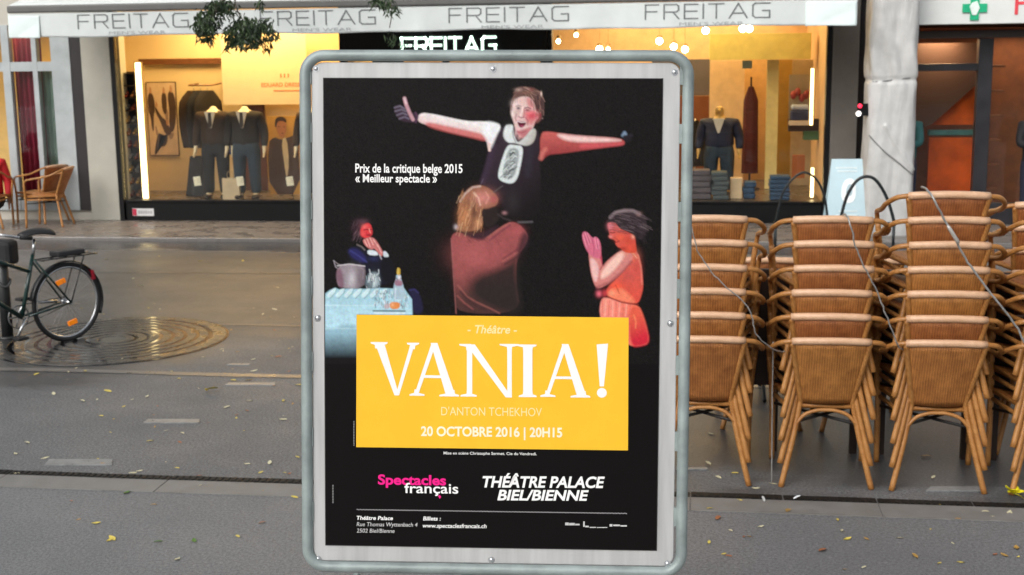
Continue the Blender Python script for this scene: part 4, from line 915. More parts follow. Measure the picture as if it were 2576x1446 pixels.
cable([(2318, 470, 7.35), (2338, 484, 7.02), (2385, 570, 7.0), (2436, 660, 7.0), (2500, 748, 7.0), (2545, 805, 7.0), (2600, 900, 7.0)], 'thick steel cable slanting down across the tallest chair stack', .0056)
cable([(1945, 860, 7.3), (1943, 1000, 7.3), (1942, 1110, 7.28), (1941, 1215, 7.25)], 'thin cable hanging straight between the first two chair stacks', .0036, .002)
p = MB(); q0, q1 = at(2384, 567, 6.985), at(2412, 612, 6.985); p.tube([q0, q0.lerp(q1, .15), q0.lerp(q1, .85), q1], [.006, .010, .010, .006], 10)
tag(p.build('cable_clamp', mat('worn grey clamp', (.48, .46, .43), .45, .3)), 'pale clamp sleeve on the thick cable of the tallest stack', 'clamp')

# ================================================================== CAFE SEATS
def cafe_chair(x, y, rz, label, sc_=1.0):
    c = copy_tree(first); c['label'] = label; c['group'] = 'armchairs by the cafe window'; c.location = (x, y, 0); c.rotation_euler = (0, 0, rz); return c
cafe_chair(-9.20, 18.28, PI/2+.12, 'rattan armchair in front of the dark red curtain, seat turned left')
cafe_chair(-10.22, 17.75, .25, 'rattan armchair at the left edge below the red jacket')
cafe_chair(-9.55, 18.62, PI/2-.3, 'rattan armchair close to the cafe glass behind another chair')

# ================================================================== PEOPLE
def skin_mesh(name, V, Ed, m, parent, sub=1, root=0):
    me = bpy.data.meshes.new(name); me.from_pydata([v[:3] for v in V], Ed, [])
    o = bpy.data.objects.new(name, me); COL.objects.link(o)
    md = o.modifiers.new('skin', 'SKIN'); md.use_smooth_shade = True
    if not me.skin_vertices: 
        bm = bmesh.new(); bm.from_mesh(me); bm.verts.layers.skin.verify(); bm.to_mesh(me); bm.free()
    sv = me.skin_vertices[0].data
    for i, v in enumerate(V):
        r = v[3]; sv[i].radius = r if isinstance(r, tuple) else (r, r); sv[i].use_root = (i == root)
    s_ = o.modifiers.new('sub', 'SUBSURF'); s_.levels = s_.render_levels = sub
    bpy.context.view_layer.update()
    dg = bpy.context.evaluated_depsgraph_get(); nm = bpy.data.meshes.new_from_object(o.evaluated_get(dg))
    bpy.data.objects.remove(o); nm.materials.clear(); nm.materials.append(m)
    for q in nm.polygons: q.use_smooth = True
    r_ = bpy.data.objects.new(name, nm); COL.objects.link(r_); r_.parent = parent; return r_
def hand_chain(V, Ed, wrist, dirv, side):
    d_ = Vector(dirv).normalized(); s_ = Vector(side).normalized(); w_ = Vector(V[wrist][:3])
    pc = w_+d_*.05; V.append((*pc, (.036, .018))); pi = len(V)-1; Ed.append((wrist, pi))
    for k, L in enumerate((.062, .075, .08, .07)):
        a_ = pc+d_*.035+s_*(-.027+.018*k); b_ = a_+d_*L*.55+Vector((0, -.006, 0)); c_ = b_+d_*L*.4+Vector((0, -.014, 0))
        i = len(V); V += [(*a_, .010), (*b_, .0088), (*c_, .0075)]; Ed += [(pi, i), (i, i+1), (i+1, i+2)]
    a_ = w_+d_*.03-s_*.035; b_ = a_+d_*.04-s_*.015; i = len(V); V += [(*a_, .011), (*b_, .009)]; Ed += [(pi, i), (i, i+1)]
def person(name, label, cat, loc, rz, skin, top, bottom, hair=None, head=True, pose='stand', coat=False, h=1.0, hands=True, arms=None):
    """faces -y before turning"""
    e = empty(name, label, cat, loc, rz)
    sit = pose == 'sit'; ph_ = .48 if sit else .95
    z = lambda v: v-.95+ph_
    V, Ed = [], []
    def v(x, y, zz, r): V.append((x, y, zz, r)); return len(V)-1
    def ed(a_, b_): Ed.append((a_, b_)); return b_
    pel = v(0, 0, z(.95), (.15, .11)); wa = ed(pel, v(0, .0, z(1.12), (.135, .095))); ch = ed(wa, v(0, 0, z(1.30), (.155, .10))); ub = ed(ch, v(0, 0, z(1.42), (.12, .085)))
    nk = ed(ub, v(0, .0, z(1.50), .052)); top_i = nk
    if head:
        j = ed(nk, v(0, -.012, z(1.565), .066)); hd = ed(j, v(0, -.008, z(1.635), (.076, .09))); ed(hd, v(0, .0, z(1.71), (.062, .074))); ed(hd, v(0, -.105, z(1.618), .012))
    else: ed(nk, v(0, 0, z(1.56), .05))
    arms = arms or {}
    for s in (-1, 1):
        el, wr = arms.get(s, ((s*.255, .03, 1.10), (s*.265, -.04, .86)))
        sh = ed(ub, v(s*.175, 0, z(1.40), .062)); e1 = ed(sh, v(el[0], el[1], z(el[2]), .045)); w1 = ed(e1, v(wr[0], wr[1], z(wr[2]), .028))
        if hands: hand_chain(V, Ed, w1, (wr[0]-el[0], wr[1]-el[1], wr[2]-el[2]), (0, -1, 0) if abs(wr[2]-el[2]) > .1 else (0, 0, 1))
    for s in (-1, 1):
        hp = ed(pel, v(s*.095, 0, z(.88), .09))
        if sit: kn = ed(hp, v(s*.11, -.42, .50, .062)); an = ed(kn, v(s*.11, -.40, .09, .042))
        else: kn = ed(hp, v(s*.105, -.01, .50, .06)); an = ed(kn, v(s*.11, .01, .09, .042))
        fy = V[an][1]; ed(an, v(s*.12, fy-.15, .035, (.04, .03)))
    skin_mesh('body', V, Ed, skin, e)
    JV, JE = [], []
    def jv(x, y, zz, r): JV.append((x, y, zz, r)); return len(JV)-1
    a0 = jv(0, 0, z(.74 if coat else .84), (.235, .175)); a1 = jv(0, 0, z(1.08), (.20, .145)); a2 = jv(0, 0, z(1.30), (.215, .15)); a3 = jv(0, 0, z(1.425), (.16, .11)); a4 = jv(0, 0.01, z(1.475), (.075, .07)); JE += [(a0, a1), (a1, a2), (a2, a3), (a3, a4)]
    for s in (-1, 1):
        el, wr = arms.get(s, ((s*.255, .03, 1.10), (s*.265, -.04, .86)))
        b0 = jv(s*.195, 0, z(1.40), .082); b1 = jv(el[0]*1.02, el[1], z(el[2]), .066); b2 = jv(wr[0], wr[1], z(wr[2])+.015, .052); JE += [(a3, b0), (b0, b1), (b1, b2)]
    skin_mesh('jacket', JV, JE, top, e)
    TV, TE = [], []
    def tv_(x, y, zz, r): TV.append((x, y, zz, r)); return len(TV)-1
    t0 = tv_(0, 0, z(1.06), (.175, .13)); t00 = tv_(0, 0, z(.92), (.185, .14)); TE.append((t0, t00))
    for s in (-1, 1):
        a_ = tv_(s*.10, 0, z(.80), .118)
        if sit: b_ = tv_(s*.11, -.42, .505, .078); c_ = tv_(s*.11, -.40, .12, .062)
        else: b_ = tv_(s*.108, -.01, .50, .095); c_ = tv_(s*.112, .01, .075, .08)
        TE += [(t00, a_), (a_, b_), (b_, c_)]
    skin_mesh('trousers', TV, TE, bottom, e)
    p = MB()
    for s in (-1, 1):
        fy = -.40 if sit else .01; p.ball((s*.12, fy-.06, .045), (.05, .14, .045), 12, 7)
    p.build('shoes', mat('dark shoes', (.03, .025, .02), .4), e)
    if hair:
        p = MB(); p.ball((0, .018, z(1.685)), (.093, .105, .088), 14, 9); p.ball((0, .06, z(1.61)), (.085, .065, .09), 12, 8); p.build('hair', hair, e)
    if head:
        p = MB()
        for s in (-1, 1): p.ball((s*.032, -.083, z(1.645)), (.011, .007, .007), 8, 5); p.tube([(s*.018, -.09, z(1.665)), (s*.046, -.082, z(1.667))], .004, 5)
        p.build('eyes', mat('dark eyes', (.02, .015, .012), .3), e)
        p = MB(); p.tube([(-.025, -.072, z(1.572)), (0, -.079, z(1.57)), (.025, -.072, z(1.572))], .006, 6); p.build('mouth', mat('lips', (.35, .09, .08), .5), e)
    return e
skin1 = mat('warm skin', (.55, .30, .20), .5, var=.06); skin2 = mat('tan skin', (.42, .22, .14), .5, var=.06)
mannequin = mat('cream mannequin', (.82, .72, .52), .45, var=.04)
brown_t = mat('brown tweed', (.036, .018, .008), .85, var=.4, vs=60, bump=.2, bs=300); char_t = mat('charcoal tweed', (.016, .011, .008), .85, var=.4, vs=60)
jeans = mat('blue denim', (.022, .040, .062), .8, var=.25, vs=20); darktr = mat('black trousers', (.012, .011, .013), .8, var=.3)
navy = mat('navy cloth', (.018, .024, .055), .8, var=.3); red_j = mat('red jacket cloth', (.50, .012, .02), .7, var=.15)
teal = mat('teal knit', (.035, .14, .14), .8, var=.15); blackc = mat('black coat', (.010, .009, .011), .8, var=.3)
hair_d = mat('dark hair', (.02, .012, .008), .6, var=.4, vs=40, bump=.5); hair_r = mat('auburn hair', (.14, .03, .015), .6, var=.3, vs=40, bump=.4)
def dress_front(e, y=-.158, tie=True):
    p = MB(); p.prism([(-.075, 1.47), (.075, 1.47), (.012, 1.20), (-.012, 1.20)], y, y+.03); p.build('shirt_front', mat('white shirt', (.70, .66, .58), .7), e)
    if tie: p = MB(); p.prism([(-.02, 1.455), (.02, 1.455), (.027, 1.25), (0, 1.19), (-.027, 1.25)], y-.008, y+.002); p.build('tie', mat('dark tie', (.03, .018, .014), .5), e)
e = person('mannequin', 'headless mannequin in a brown tweed jacket nearest the wall pictures', 'mannequin', (-7.30, 19.42, .282), 0, mannequin, brown_t, darktr, head=False, h=1); dress_front(e); e['group'] = 'dressed mannequins'; e.scale = (1.12, 1.05, .91)
e = person('mannequin', 'headless mannequin in a dark jacket and blue jeans, in the middle of the window', 'mannequin', (-6.78, 19.36, .282), 0, mannequin, char_t, jeans, head=False); dress_front(e); e['group'] = 'dressed mannequins'; e.scale = (1.12, 1.05, .91)
e = person('mannequin', 'headless mannequin half hidden by the poster board edge', 'mannequin', (-5.70, 19.4, .282), 0, mannequin, brown_t, darktr, head=False); dress_front(e); e['group'] = 'dressed mannequins'; e.scale = (1.12, 1.05, .90)
p = MB(); p.grid(lambda u, v: (-7.05+(-.13+.26*u)*(.75+.25*math.sin(PI*v)), 19.62-.08*math.sin(PI*u), .95+.55*v), 10, 8)
tag(p.build('blue_garment', mat('royal blue cloth', (.02, .04, .38), .8, var=.2), thick=.03), 'royal blue sweater hanging between the two suited mannequins', 'sweater')
e = person('mannequin', 'golden headed mannequin in a dark jacket in the right hand window', 'mannequin', (.37, 20.1, .277), -.1, mat('golden mannequin', (.62, .38, .10), .3, var=.1), navy, jeans, pose='stand'); dress_front(e, tie=False); e.scale = (1.15, 1.1, .79)
a = at(8, 400, 18.1)
person('person', 'seated person in a red jacket at the left edge by the cafe', 'person', (a.x-.33, 18.25, 0), .3, skin2, red_j, darktr, hair_d, pose='sit')
a = at(2318, 300, 18.55)
person('person', 'person in a teal top beside the wrapped pillar at the pharmacy door', 'person', (a.x-.22, 18.6, 0), -.5, skin1, teal, navy, hair_r, arms={1: ((.25, -.06, 1.16), (.14, -.24, 1.12)), -1: ((-.25, -.06, 1.16), (-.14, -.24, 1.12))})
a = at(2568, 300, 18.5)
person('person', 'person in a black coat in front of the pharmacy at the right edge', 'person', (a.x+.22, 18.5, 0), .2, skin2, blackc, mat('dark jeans', (.012, .014, .03), .8), hair_d, coat=True, arms={1: ((.26, -.05, 1.14), (.06, -.26, 1.10)), -1: ((-.26, -.05, 1.14), (-.06, -.27, 1.12))})

# ================================================================== SHOP WINDOW GOODS
def flat_box(name, x0, x1, y0, y1, z0, z1, m, label, cat, group=None, bevel=.003):
    p = MB(); p.box(x0, x1, y0, y1, z0, z1); return tag(p.build(name, m, bevel=bevel), label, cat, group)
paper = mat('cream card', (.80, .74, .56), .6, var=.04)
for i, (px, py) in enumerate(((502, 455), (610, 455), (735, 455))):
    c = at(px, py, 19.12)
    t = empty('price_stand', ['price card standing before the left mannequin', 'price card standing before the jeans of the middle mannequin', 'price card standing next to the poster board edge'][i], 'price card', (c.x, 19.12, .28), 0, 'price cards on stands')
    p = MB(); p.box(-.055, .055, -.006, .0, c.z-.28-.07, c.z-.28+.07, Matrix.Rotation(-.12, 3, 'Y')); p.build('card', mat('warm white card', (.88, .82, .62), .6), t)  # plain warm white card without emission
    p = MB(); p.tube([(0, .012, 0), (0, .012, c.z-.28)], .006, 6); p.tube([(0, .012, 0), (0, .012, .012)], .05, 12); p.build('stem', black, t)
    p = MB()
    for k in range(3): p.box(-.03, .03, -.0095, -.007, c.z-.28+.028-.026*k, c.z-.28+.034-.026*k)
    p.build('card_print', mat('card print', (.4, .34, .24), .6), t)
a, b = at(562, 447, 19.3), at(607, 503, 19.3)
t = empty('paper_bag', 'plain pale paper bag standing between two mannequins', 'bag', ((a.x+b.x)/2, 19.3, .282))
w_ = (b.x-a.x)/2
p = MB(); p.add([(-w_, -.07, 0), (w_, -.07, 0), (w_, .07, 0), (-w_, .07, 0), (-w_, -.06, .33), (w_, -.06, .33), (w_, .06, .33), (-w_, .06, .33)], [(0, 1, 5, 4), (1, 2, 6, 5), (2, 3, 7, 6), (3, 0, 4, 7), (0, 3, 2, 1)]); p.build('bag_body', mat('paper bag', (.62, .48, .30), .7), t, thick=.002)
p = MB(); p.tube(bez([(-.05, -.062, .32), (-.04, -.065, .42), (.04, -.065, .42), (.05, -.062, .32)], 6), .005, 6); p.build('handle', mat('bag cord', (.5, .38, .22), .7), t)
# framed picture of men in suits on the wall, second smaller picture
a, b = at(366, 206, 20.57), at(452, 392, 20.57)
t = empty('framed_picture', 'large framed picture of men in dark suits on the display wall', 'picture', (a.x, 20.57, b.z))
W_, H_ = b.x-a.x, a.z-b.z
p = MB(); p.box(0, W_, 0, .02, 0, H_); p.build('frame', mat('thin dark frame', (.10, .06, .03), .4), t, bevel=.004)
p = MB(); p.box(.015, W_-.015, -.004, -.0005, .015, H_-.015); sheet = p.build('print_sheet', mat('beige print', (.66, .50, .36), .6), t)
suit = mat('dark suit print', (.07, .04, .03), .6); facep = mat('face print', (.5, .27, .16), .6); grayp = mat('grey print figure', (.32, .22, .18), .6)
def figs(name, m, polys, par, y=-.0075):
    p = MB()
    for k, q in enumerate(polys):
        q = chaikin([((.5+(x-.5)*1.04)*W_, z*H_) for x, z in q], 1); p.add([(x, y-.0003*k, z) for x, z in q], [tuple(range(len(q)))])
    p.build(name, m, par)
figs('suit_print', suit, [[(.06, .80), (.16, .88), (.27, .80), (.28, .62), (.22, .55), (.21, .35), (.16, .33), (.12, .55), (.07, .6)], [(.50, .80), (.58, .88), (.67, .82), (.66, .62), (.60, .55), (.52, .62)], [(.70, .82), (.80, .90), (.94, .82), (.96, .60), (.90, .40), (.78, .30), (.70, .42), (.74, .60)], [(.28, .68), (.36, .62), (.50, .52), (.58, .50), (.72, .38), (.80, .36), (.72, .28), (.58, .28), (.42, .48), (.30, .58)], [(.18, .02), (.24, .02), (.36, .20), (.52, .28), (.66, .30), (.60, .16), (.46, .12), (.34, .16), (.42, .30), (.34, .32), (.22, .14)]], sheet)
figs('face_print', facep, [[(.12, .88), (.16, .95), (.21, .88), (.17, .83)], [(.55, .88), (.59, .95), (.64, .88), (.60, .83)], [(.77, .90), (.82, .97), (.88, .90), (.83, .84)], [(.30, .70), (.34, .75), (.38, .69), (.34, .65)], [(.60, .46), (.66, .50), (.70, .44), (.65, .40)]], sheet, -.011)
figs('shadow_print', grayp, [[(.24, .42), (.30, .40), (.34, .30), (.28, .26)], [(.66, .30), (.86, .32), (.80, .24), (.70, .22)], [(.6, .62), (.7, .64), (.68, .40), (.6, .46)]], sheet, -.006)
# dark coats on a rail
a = at(470, 215, 20.1); b = at(540, 400, 20.1)
t = empty('coat_rail', 'wall rail in the left window hung with dark coats', 'clothes rail', (a.x, 20.35, 0))
p = MB(); p.tube([(.02, .2, 2.02), (.02, -.22, 2.0), (.40, -.22, 2.0), (.40, .2, 2.02)], .012, 8); p.build('rail', brownwood, t)
for i in range(3):
    x0 = a.x+.10+i*.11
    c_ = empty('hanging_coat', ['dark brown coat hanging nearest the framed picture', 'black coat hanging in the middle of the wall rail', 'dark grey coat hanging at the banner end of the wall rail'][i], 'coat', (x0, 20.13, 0), .5+.2*i, 'coats on the wall rail')
    p = MB(); p.grid(lambda u, v: ((.10+.05*math.sin(PI*v)+.11*min(1, (1-v)*6))*math.cos(2*PI*u), (.06+.02*v)*math.sin(2*PI*u)+.01*math.sin(14*PI*u)*(1-v), 1.02+.90*v), 28, 10); p.build('coat', [brown_t, blackc, char_t][i], c_)
    p = MB(); p.tube([(0, 0, 1.9), (0, 0, 1.97), (.02, 0, 2.0), (0, 0, 2.02)], .004, 6); p.build('hanger_hook', screwm, c_)
# long brown coat skirt at the left of the first mannequin
p = MB(); p.grid(lambda u, v: (-7.72+(.22-.10*v)*math.cos(2*PI*u), 19.75+(.14-.05*v)*math.sin(2*PI*u)+.012*math.sin(16*PI*u), .29+.62*v), 30, 8)
tag(p.build('draped_trousers', darktr), 'dark garment draped on a low stand left of the first mannequin', 'garment')
# banner with red lettering
a, b = at(556, 136, 20.2), at(775, 262, 20.2)
bn = empty('hanging_banner', 'white hanging banner with faint red lettering above the mannequins', 'banner', (a.x, 20.2, b.z))
p = MB(); p.box(0, b.x-a.x, 0, .006, 0, a.z-b.z+.4); p.build('cloth', mat('white banner', (.76, .63, .42), .7, var=.04), bn)
tv, tf3 = raw_text('EDUARD DRESSLER', .01); w_ = max(q[0] for q in tv); c = at(657, 218, 20.2)
p = MB(); p.add([(c.x-a.x+q[0]/w_*.78, -.004, c.z-b.z+q[1]/CAPH*.06) for q in tv], tf3); p.build('red_lettering', mat('red banner print', (.72, .20, .08), .6), bn)
p = MB(); p.box(c.x-a.x+.2, c.x-a.x+.62, -.004, -.001, c.z-b.z-.07, c.z-b.z-.055); p.box(c.x-a.x+.32, c.x-a.x+.34, -.004, -.001, c.z-b.z+.14, c.z-b.z+.2); p.box(c.x-a.x+.38, c.x-a.x+.40, -.004, -.001, c.z-b.z+.14, c.z-b.z+.2); p.box(c.x-a.x+.44, c.x-a.x+.46, -.004, -.001, c.z-b.z+.14, c.z-b.z+.2); p.build('small_print', MATS['red banner print'], bn)
# dark door panel, picture of a man
a, b = at(606, 258, 20.4), at(668, 420, 20.4)
flat_box('wall_panel', a.x, b.x, 20.45, 20.5, .3, a.z, mat('dark brown panel', (.10, .035, .015), .5), 'dark brown wall panel behind the middle mannequin', 'panel')
a, b = at(672, 292, 20.0), at(757, 504, 20.0)
t = empty('advert_picture', 'standing advert picture of a man in an open dark coat and white shirt', 'advert', (a.x, 20.0, .285))
W_, H_ = b.x-a.x, a.z-.285
p = MB(); p.box(0, W_, 0, .02, 0, H_); p.build('advert_board', mat('amber print ground', (.55, .30, .06), .6), t)
figs('coat_print', suit, [[(-.0, .0), (.0, .66), (.22, .74), (.40, .70), (.60, .72), (.98, .78), (.98, .0)]], t, -.004)
figs('shirt_print', mat('white shirt print', (.72, .62, .45), .6), [[(.44, .70), (.62, .74), (.66, .40), (.56, .18), (.50, .40)]], t, -.007)
figs('face_print', mat('face print warm', (.46, .19, .08), .6), [[(.28, .92), (.44, .985), (.62, .93), (.62, .82), (.52, .72), (.40, .74), (.31, .82)]], t, -.010)
figs('hair_print', mat('hair print', (.05, .025, .015), .6), [[(.25, .90), (.30, .98), (.48, 1.0), (.62, .97), (.64, .91), (.5, .945), (.34, .93), (.29, .84)], [(.33, .865), (.42, .875), (.42, .86)], [(.50, .87), (.58, .872), (.58, .855)], [(.42, .785), (.54, .79), (.50, .775)]], t, -.013)
# shelf unit with shoes against the left wall, light strip
sx0, sx1 = at(301, 300, 19.3).x, at(343, 300, 19.3).x; sw = sx1-sx0
sh = empty('shelf_unit', 'tall dark shelf unit with small shiny goods at the left end of the window', 'shelf', (sx0, 19.3, .282))
DW = mat('dark shelf wood', (.05, .020, .008), .5)
p = MB(); p.box(0, sw, .26, .28, 0, 1.95); p.build('back', DW, sh)
for x0 in (-.02, sw): p = MB(); p.box(x0, x0+.02, 0, .28, 0, 1.95); p.build('side', DW, sh)
for i in range(11): p = MB(); p.box(.0, sw, .0, .258, .02+i*.19, .035+i*.19); p.build('shelf_board', DW, sh)
goods = [mat('tan leather', (.35, .14, .04), .25), mat('brass goods', (.55, .36, .12), .3, .5), mat('grey cloth goods', (.2, .2, .22), .7), mat('oxblood leather', (.2, .03, .015), .25)]
for i in range(9):
    for k in range(2):
        p = MB(); x_ = sx1-.055-k*.115; z_ = .282+.036+i*.19
        p.ball((x_, 19.36, z_+.03), (.04, .075, .034), 10, 6); p.ball((x_, 19.40, z_+.065), (.036, .04, .045), 10, 6)
        tag(p.build('shoe', goods[(i+k*3) % 4]), 'small leather shoe on the dark shelf unit', 'shoe', 'shoes on the shelf unit')
a, b = at(346, 152, 20.35), at(367, 505, 20.35)
def strip(x, y, z0, z1, label, w_=.03):
    t = empty('light_strip', label, 'lamp', (x, y, z0), 0, 'upright light strips')
    p = MB(); p.box(-w_, w_, -.012, .0, .01, z1-z0-.01); p.build('glowing_tube', strip_m, t, bevel=.006)
    p = MB(); p.box(-w_-.015, w_+.015, .002, .03, 0, z1-z0); p.build('housing', mat('brass housing', (.4, .28, .12), .4, .5), t)
strip(at(357, 330, 19.24).x, 19.24, .29, 2.38, 'tall glowing light strip at the left end of the left window', .045)
# plate on the plinth
a, b = at(333, 524, FY-.02), at(388, 543, FY-.02)
t = empty('plinth_plate', 'small white plate with a red square on the black plinth', 'plate', (a.x, FY-.021, b.z))
W_, H_ = b.x-a.x, a.z-b.z
p = MB(); p.box(0, W_, -.006, 0, 0, H_); p.build('plate', mat('white enamel', (.62, .62, .62), .4), t, bevel=.002)
p = MB(); p.box(.004, W_*.2, -.0085, -.0065, .006, H_-.006); p.build('red_square', mat('red enamel', (.5, .02, .06), .4), t)
p = MB()
for i in range(6): p.box(W_*.28+i*W_*.11, W_*.36+i*W_*.11, -.008, -.0065, H_*.3, H_*.7)
p.build('plate_marks', mat('grey enamel', (.35, .35, .36), .4), t)

# ---- right hand window
def slab_at(name, x0, x1, y0, y1, Y, m, label, cat, th=.03, fl=None):
    a, b = at(x0, y0, Y), at(x1, y1, Y); return flat_box(name, min(a.x, b.x), max(a.x, b.x), Y, Y+th, fl if fl is not None else b.z, a.z, m, label, cat)
slab_at('wall_panel', 1640, 1786, 150, 240, 22.4, mat('slate grey panel', (.12, .11, .13), .6), 'slate grey wall panel left of the golden mannequin', 'panel')
slab_at('wall_panel', 1640, 1786, 242, 505, 22.3, mat('rust brown panel', (.20, .065, .02), .6), 'rust brown wall panel below the slate grey one', 'panel', fl=.28)
slab_at('wall_panel', 1786, 1868, 152, 505, 22.0, mat('bright peach panel', (.82, .60, .36), .6), 'bright peach wall panel behind the golden mannequin', 'panel', fl=.28)
slab_at('wall_panel', 1868, 1936, 150, 505, 22.5, mat('amber wall panel', (.62, .40, .18), .6), 'amber wall panel behind the hanging maroon coat', 'panel', fl=.28)
slab_at('ceiling_bulkhead', 1786, 2040, 86, 148, 20.6, mat('yellow bulkhead', (.62, .52, .16), .6), 'yellow painted bulkhead under the ceiling of the right window', 'bulkhead', .4)
slab_at('light_strip_column', 1930, 1952, 150, 505, 21.0, mat('pale yellow light strip', (.85, .74, .34), .5), 'pale yellow light strip in the right window', 'post', .06, .28)  # light strip column, its glow only put into the pale colour
slab_at('wall_panel', 1954, 1992, 150, 505, 21.9, mat('mustard panel', (.45, .28, .06), .6), 'mustard panel right of the pale yellow light strip', 'panel', fl=.28)
slab_at('wall_panel', 1994, 2068, 150, 505, 21.6, mat('sand panel', (.46, .37, .24), .6), 'sand coloured panel behind the colourful shelf', 'panel', fl=.28)
a = at(1888, 300, 21.0)
t = empty('hanging_coat', 'long maroon coat hanging on a post beside the golden mannequin', 'coat', (a.x, 21.0, .28))
p = MB(); p.grid(lambda u, v: ((.13-.02*v-.07*max(0, v-.85)/.15)*math.cos(2*PI*u), .09*math.sin(2*PI*u)+.01*math.sin(12*PI*u), .25+1.35*v), 24, 12); p.build('coat', mat('maroon wool', (.085, .018, .022), .85, var=.3), t)
p = MB(); p.tube([(0, 0, 0), (0, 0, 1.75)], .015, 8); p.tube([(0, 0, 0), (0, 0, .02)], .16, 16); p.build('stand', black, t)
for i, (px, lab) in enumerate(((1748, 'black jacket on a rail beside the poster board, leftmost in the right window'), (1776, 'black jacket on a rail just left of the golden mannequin'))):
    a = at(px, 380, 21.2)
    t = empty('hanging_jacket', lab, 'jacket', (a.x, 21.2, .28), 0, 'black jackets on a rail')
    p = MB(); p.grid(lambda u, v: ((.15-.10*max(0, v-.8)/.2)*math.cos(2*PI*u), .10*math.sin(2*PI*u)+.01*math.sin(10*PI*u), .35+.72*v), 22, 10); p.build('jacket', blackc, t)
    p = MB(); p.tube([(0, 0, 0), (0, 0, 1.10)], .013, 8); p.tube([(0, 0, 0), (0, 0, .02)], .14, 14); p.build('stand', screwm, t)
def pile(px0, px1, ytop, Y, m, lab, n=5):
    a, b = at(px0, ytop, Y), at(px1, ytop, Y)
    p = MB(); z = .28; hh = (a.z-.28)/n
    for i in range(n):
        j = RNG.uniform(-.015, .015); p.box(a.x+j, b.x+j, Y-.15, Y+.15, z+i*hh+.002, z+(i+1)*hh-.002)
    return tag(p.build('folded_pile', m, bevel=.018), lab, 'clothes pile', 'piles of folded clothes')
pile(1936, 1986, 440, 19.5, mat('folded denim', (.025, .06, .12), .8, var=.2), 'tall pile of folded blue jeans right of the pale yellow light strip', 6)
pile(1738, 1788, 425, 19.6, mat('folded grey knit', (.10, .085, .10), .8, var=.2), 'grey pile of folded knitwear next to the poster board', 5)
pile(1792, 1832, 430, 19.55, mat('folded slate cotton', (.07, .09, .10), .8, var=.2), 'slate pile of folded cotton in front of the golden mannequin', 6)
pile(1870, 1900, 455, 19.7, MATS['folded denim'], 'low dark pile of folded jeans below the maroon coat', 3)
slab_at('display_plinth', 1838, 1866, 448, 505, 19.6, mat('pale plinth', (.70, .52, .32), .6), 'pale peach plinth below the golden mannequin', 'plinth', .2, .28)
# shelf with red and blue things on the right wall
a, b = at(1988, 198, 20.2), at(2040, 300, 20.2)
t = empty('wall_shelf', 'small white wall shelf with red and blue goods', 'shelf', (a.x, 20.2, b.z))
w_ = b.x-a.x
p = MB(); p.box(0, w_, 0, .2, -.09, -.02); p.build('board', mat('pale shelf board', (.66, .55, .42), .5), t, bevel=.006)
p = MB(); p.box(0, w_, .2, .22, -.09, .66); p.build('back', mat('shelf back', (.30, .24, .16), .6), t)
for i in range(5):
    r_ = .05; p = MB(); p.ball((a.x+.06+i*.062, 20.31, b.z+.36+.05*math.sin(i*2.1)), (.045, .05, .065), 10, 7); tag(p.build('red_ornament', mat('dull red goods', (.26, .035, .035), .6, var=.3)), 'dull red rolled scarf on the white wall shelf', 'scarf', 'red scarves on the wall shelf')
p = MB(); p.box(a.x+.02, a.x+w_-.02, 20.22, 20.38, b.z-.018, b.z+.14); tag(p.build('folded_shirt', mat('navy shirt', (.03, .04, .10), .7), bevel=.03), 'navy folded shirt on the white wall shelf', 'shirt')
p = MB(); p.box(a.x+.03, a.x+w_-.03, 20.22, 20.38, b.z+.142, b.z+.22); tag(p.build('folded_shirt', mat('pale blue shirt', (.42, .48, .60), .7), bevel=.03), 'pale blue folded shirt lying on the navy one', 'shirt')
slab_at('dark_rail_box', 1984, 2068, 300, 330, 20.3, mat('dark box', (.04, .02, .018), .6), 'dark wooden box under the white wall shelf', 'box', .2)
slab_at('green_box', 2022, 2066, 330, 352, 20.25, mat('dull green box', (.05, .13, .05), .6), 'dull green box under the dark wooden box', 'box', .2)
slab_at('rust_bag', 1994, 2024, 390, 448, 20.4, mat('rust leather', (.34, .10, .02), .5), 'rust leather bag hanging low in the right window', 'bag', .12)
slab_at('ceiling_sensor', 1868, 1892, 152, 172, 20.9, mat('mint plastic', (.36, .48, .44), .5), 'small mint green box under the yellow bulkhead', 'device', .1)
for y0, y1, lab in ((170, 316, 'upper glowing light strip at the right end of the right window'), (420, 505, 'lower glowing light strip at the right end of the right window')):
    a, b = at(2044, y0, 19.6), at(2044, y1, 19.6); strip(a.x, 19.6, max(b.z, .29), a.z, lab, .022)
# spotlights
SPOTS = [(1775, 77, 19.6), (1868, 72, 19.7), (1885, 72, 19.7), (1659, 103, 20.4), (1695, 117, 20.4), (1723, 124, 20.5), (1405, 104, 19.8), (1508, 123, 20.4), (1530, 124, 20.5), (868, 93, 19.5), (1450, 88, 20)]
slab_ = empty
for i, (px, py, Y) in enumerate(SPOTS):
    c = at(px, py, Y); t = empty('ceiling_spotlight', 'small warm ceiling spotlight glowing in the shop', 'lamp', (c.x, c.y, c.z), 0, 'warm ceiling spotlights')
    p = MB(); p.ball((0, -.02, 0), .05 if i not in (6, 8, 10) else .03, 12, 8); p.build('bulb', bulb_m, t)
    p = MB(); p.tube([(0, .0, .03), (0, .02, .08), (0, .02, .085), (0, .02, 3.3-c.z)], [.04, .035, .004, .004], 10); p.build('fitting', mat('brass spot fitting', (.3, .2, .1), .4, .6), t)
